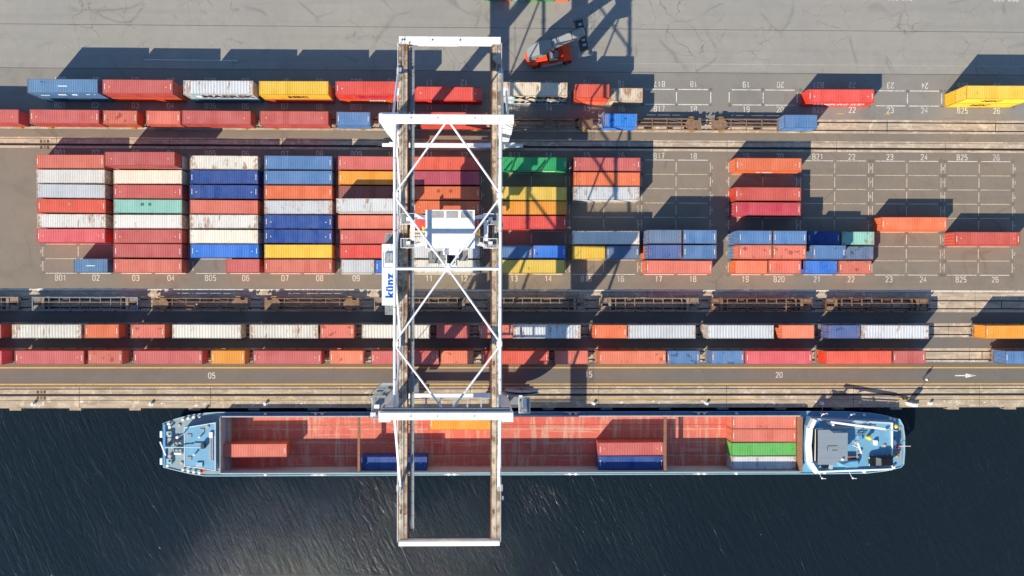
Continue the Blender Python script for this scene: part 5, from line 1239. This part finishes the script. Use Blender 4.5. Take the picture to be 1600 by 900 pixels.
# ------------------------------------------------------------------ person on the road
def skin_person(loc, rz):
    J = [((0, 0, .95), .13), ((0, 0, 1.15), .125), ((0, 0, 1.38), .15), ((.01, 0, 1.5), .06), ((.02, 0, 1.62), .095), ((.02, 0, 1.74), .075)]
    E = [(0, 1), (1, 2), (2, 3), (3, 4), (4, 5)]
    def chain(start, pts):
        k = start
        for p, r in pts: J.append((p, r)); E.append((k, len(J) - 1)); k = len(J) - 1
    for s in (-1, 1):
        chain(2, [((0, s * .2, 1.4), .06), ((-.02 - s * .06, s * .27, 1.12), .045), ((.1 - s * .1, s * .25, .88), .035), ((.13 - s * .1, s * .25, .79), .03)])
        chain(0, [((0, s * .1, .88), .1), ((.1 * s, s * .11, .5), .065), ((.16 * s - .03, s * .11, .09), .045), ((.16 * s + .13, s * .12, .045), .04)])
    me = bpy.data.meshes.new('person'); me.from_pydata([p for p, r in J], E, []); o = bpy.data.objects.new('person', me); col.objects.link(o)
    md = o.modifiers.new('Skin', 'SKIN'); sv = me.skin_vertices[0].data
    for i, (p, r) in enumerate(J): sv[i].radius = (r, r * (1.25 if i in (1, 2, 0) else 1))
    sv[0].use_root = True; o.modifiers.new('Sub', 'SUBSURF').levels = 1
    bpy.context.view_layer.update(); m2 = bpy.data.meshes.new_from_object(o.evaluated_get(bpy.context.evaluated_depsgraph_get()))
    bpy.data.objects.remove(o); bpy.data.meshes.remove(me)
    for k in ('trousers', 'shirt', 'skin'): m2.materials.append(M[k])
    zmin = min(v.co.z for v in m2.vertices)
    for v in m2.vertices: v.co.z -= zmin
    for f in m2.polygons: f.material_index = 0 if f.center.z < .93 else (1 if f.center.z < 1.5 else 2); f.use_smooth = True
    m2.name = 'person'; p = obj('person', m2, None, loc, (0, 0, rz))
    obj('hair', MB().dome(.01, 0, 1.64, .115, .17, 12).mesh('hair', 'hair'), p); obj('vest', MB().tube((0, 0, 1.0), (0, 0, 1.42), .17, 12, .2).mesh('vest', 'shirt'), p); return p
tag(skin_person((83.15, -18.15, .001), R(60)), 'person in a white top walking along the yellow-lined road', 'person')

# ------------------------------------------------------------------ quay furniture
bmesh_ = MB().tube((0, 0, 0), (0, 0, .38), .17, 14).tube((0, 0, .38), (0, 0, .5), .27, 16).box(-.38, .38, -.3, .3, 0, .05).mesh('bollard', 'bollard_white')
for x in (-82.4, -60.9, -39.9, 21.0, 42.2, 64.0, 84.5):
    b = obj('quay_bollard', bmesh_, None, (x, -22.75, .0125)); tag(b, 'white mooring bollard standing on the concrete quay edge', 'bollard', 'bollards along the quay edge')
fb = MB().box(-1.05, 1.05, -.62, -.09, -1.9, -.55).mesh('fender_block', 'fender_block'); fr = MB().box(1.06, 1.45, -.42, -.09, -1.7, -.7).box(-1.4, -1.06, -.42, -.09, -1.7, -.7).mesh('fender_rubber', 'rubber')
for i in range(18):
    f = thing('quay_fender', 'timber-faced fender block fixed to the quay wall at the waterline', 'fender', (-86.1 + i * 10.97, -23.42, 0), 0, 'fenders along the quay wall', False)
    obj('fender_block', fb, f); obj('fender_rubber', fr, f); obj('fender_bracket', MB().box(-.5, .5, -.088, -.012, -1.5, -.3).mesh('fender_bracket', 'rust'), f)
cab = thing('power_cabinet', 'white power cabinet with thin antenna at the quay edge', 'cabinet', (80.4, -22.75, .0125))
MB().box(79.95, 80.85, -23.05, -22.45, .0125, 2.2).build('housing', 'sign_white', cab, .03); MB().tube((80.4, -22.75, 2.2), (80.4, -22.75, 3.7), .04, 6).build('antenna', 'grey_steel', cab); MB().box(80.2, 80.6, -22.448, -22.42, .4, 1.9).build('door', 'bollard_white', cab)
tag(MB().box(81.0, 82.0, -23.2, -22.7, .0125, .5).build('bin_box', 'sign_white', None, .04), 'low white box beside the power cabinet on the quay', 'box')
hz = thing('barrier_beam', 'yellow and black striped beam beside the quay crane rail', 'barrier', (79.6, -21.9, .0165))
for i in range(5): MB().box(78.9 + i * .34, 78.9 + (i + 1) * .34 - .002, -22.0, -21.8, .0165, .2).build('stripe_block', 'yellow_paint' if i % 2 == 0 else 'ink_black', hz)
tag(MB().path([(64.0, -22.8, .45), (63.85, -23.6, .55), (63.7, -24.3, .7), (63.6, -24.55, .78)], .035).build('mooring_line', 'rope'), 'taut mooring line from a quay bollard to the barge', 'rope')
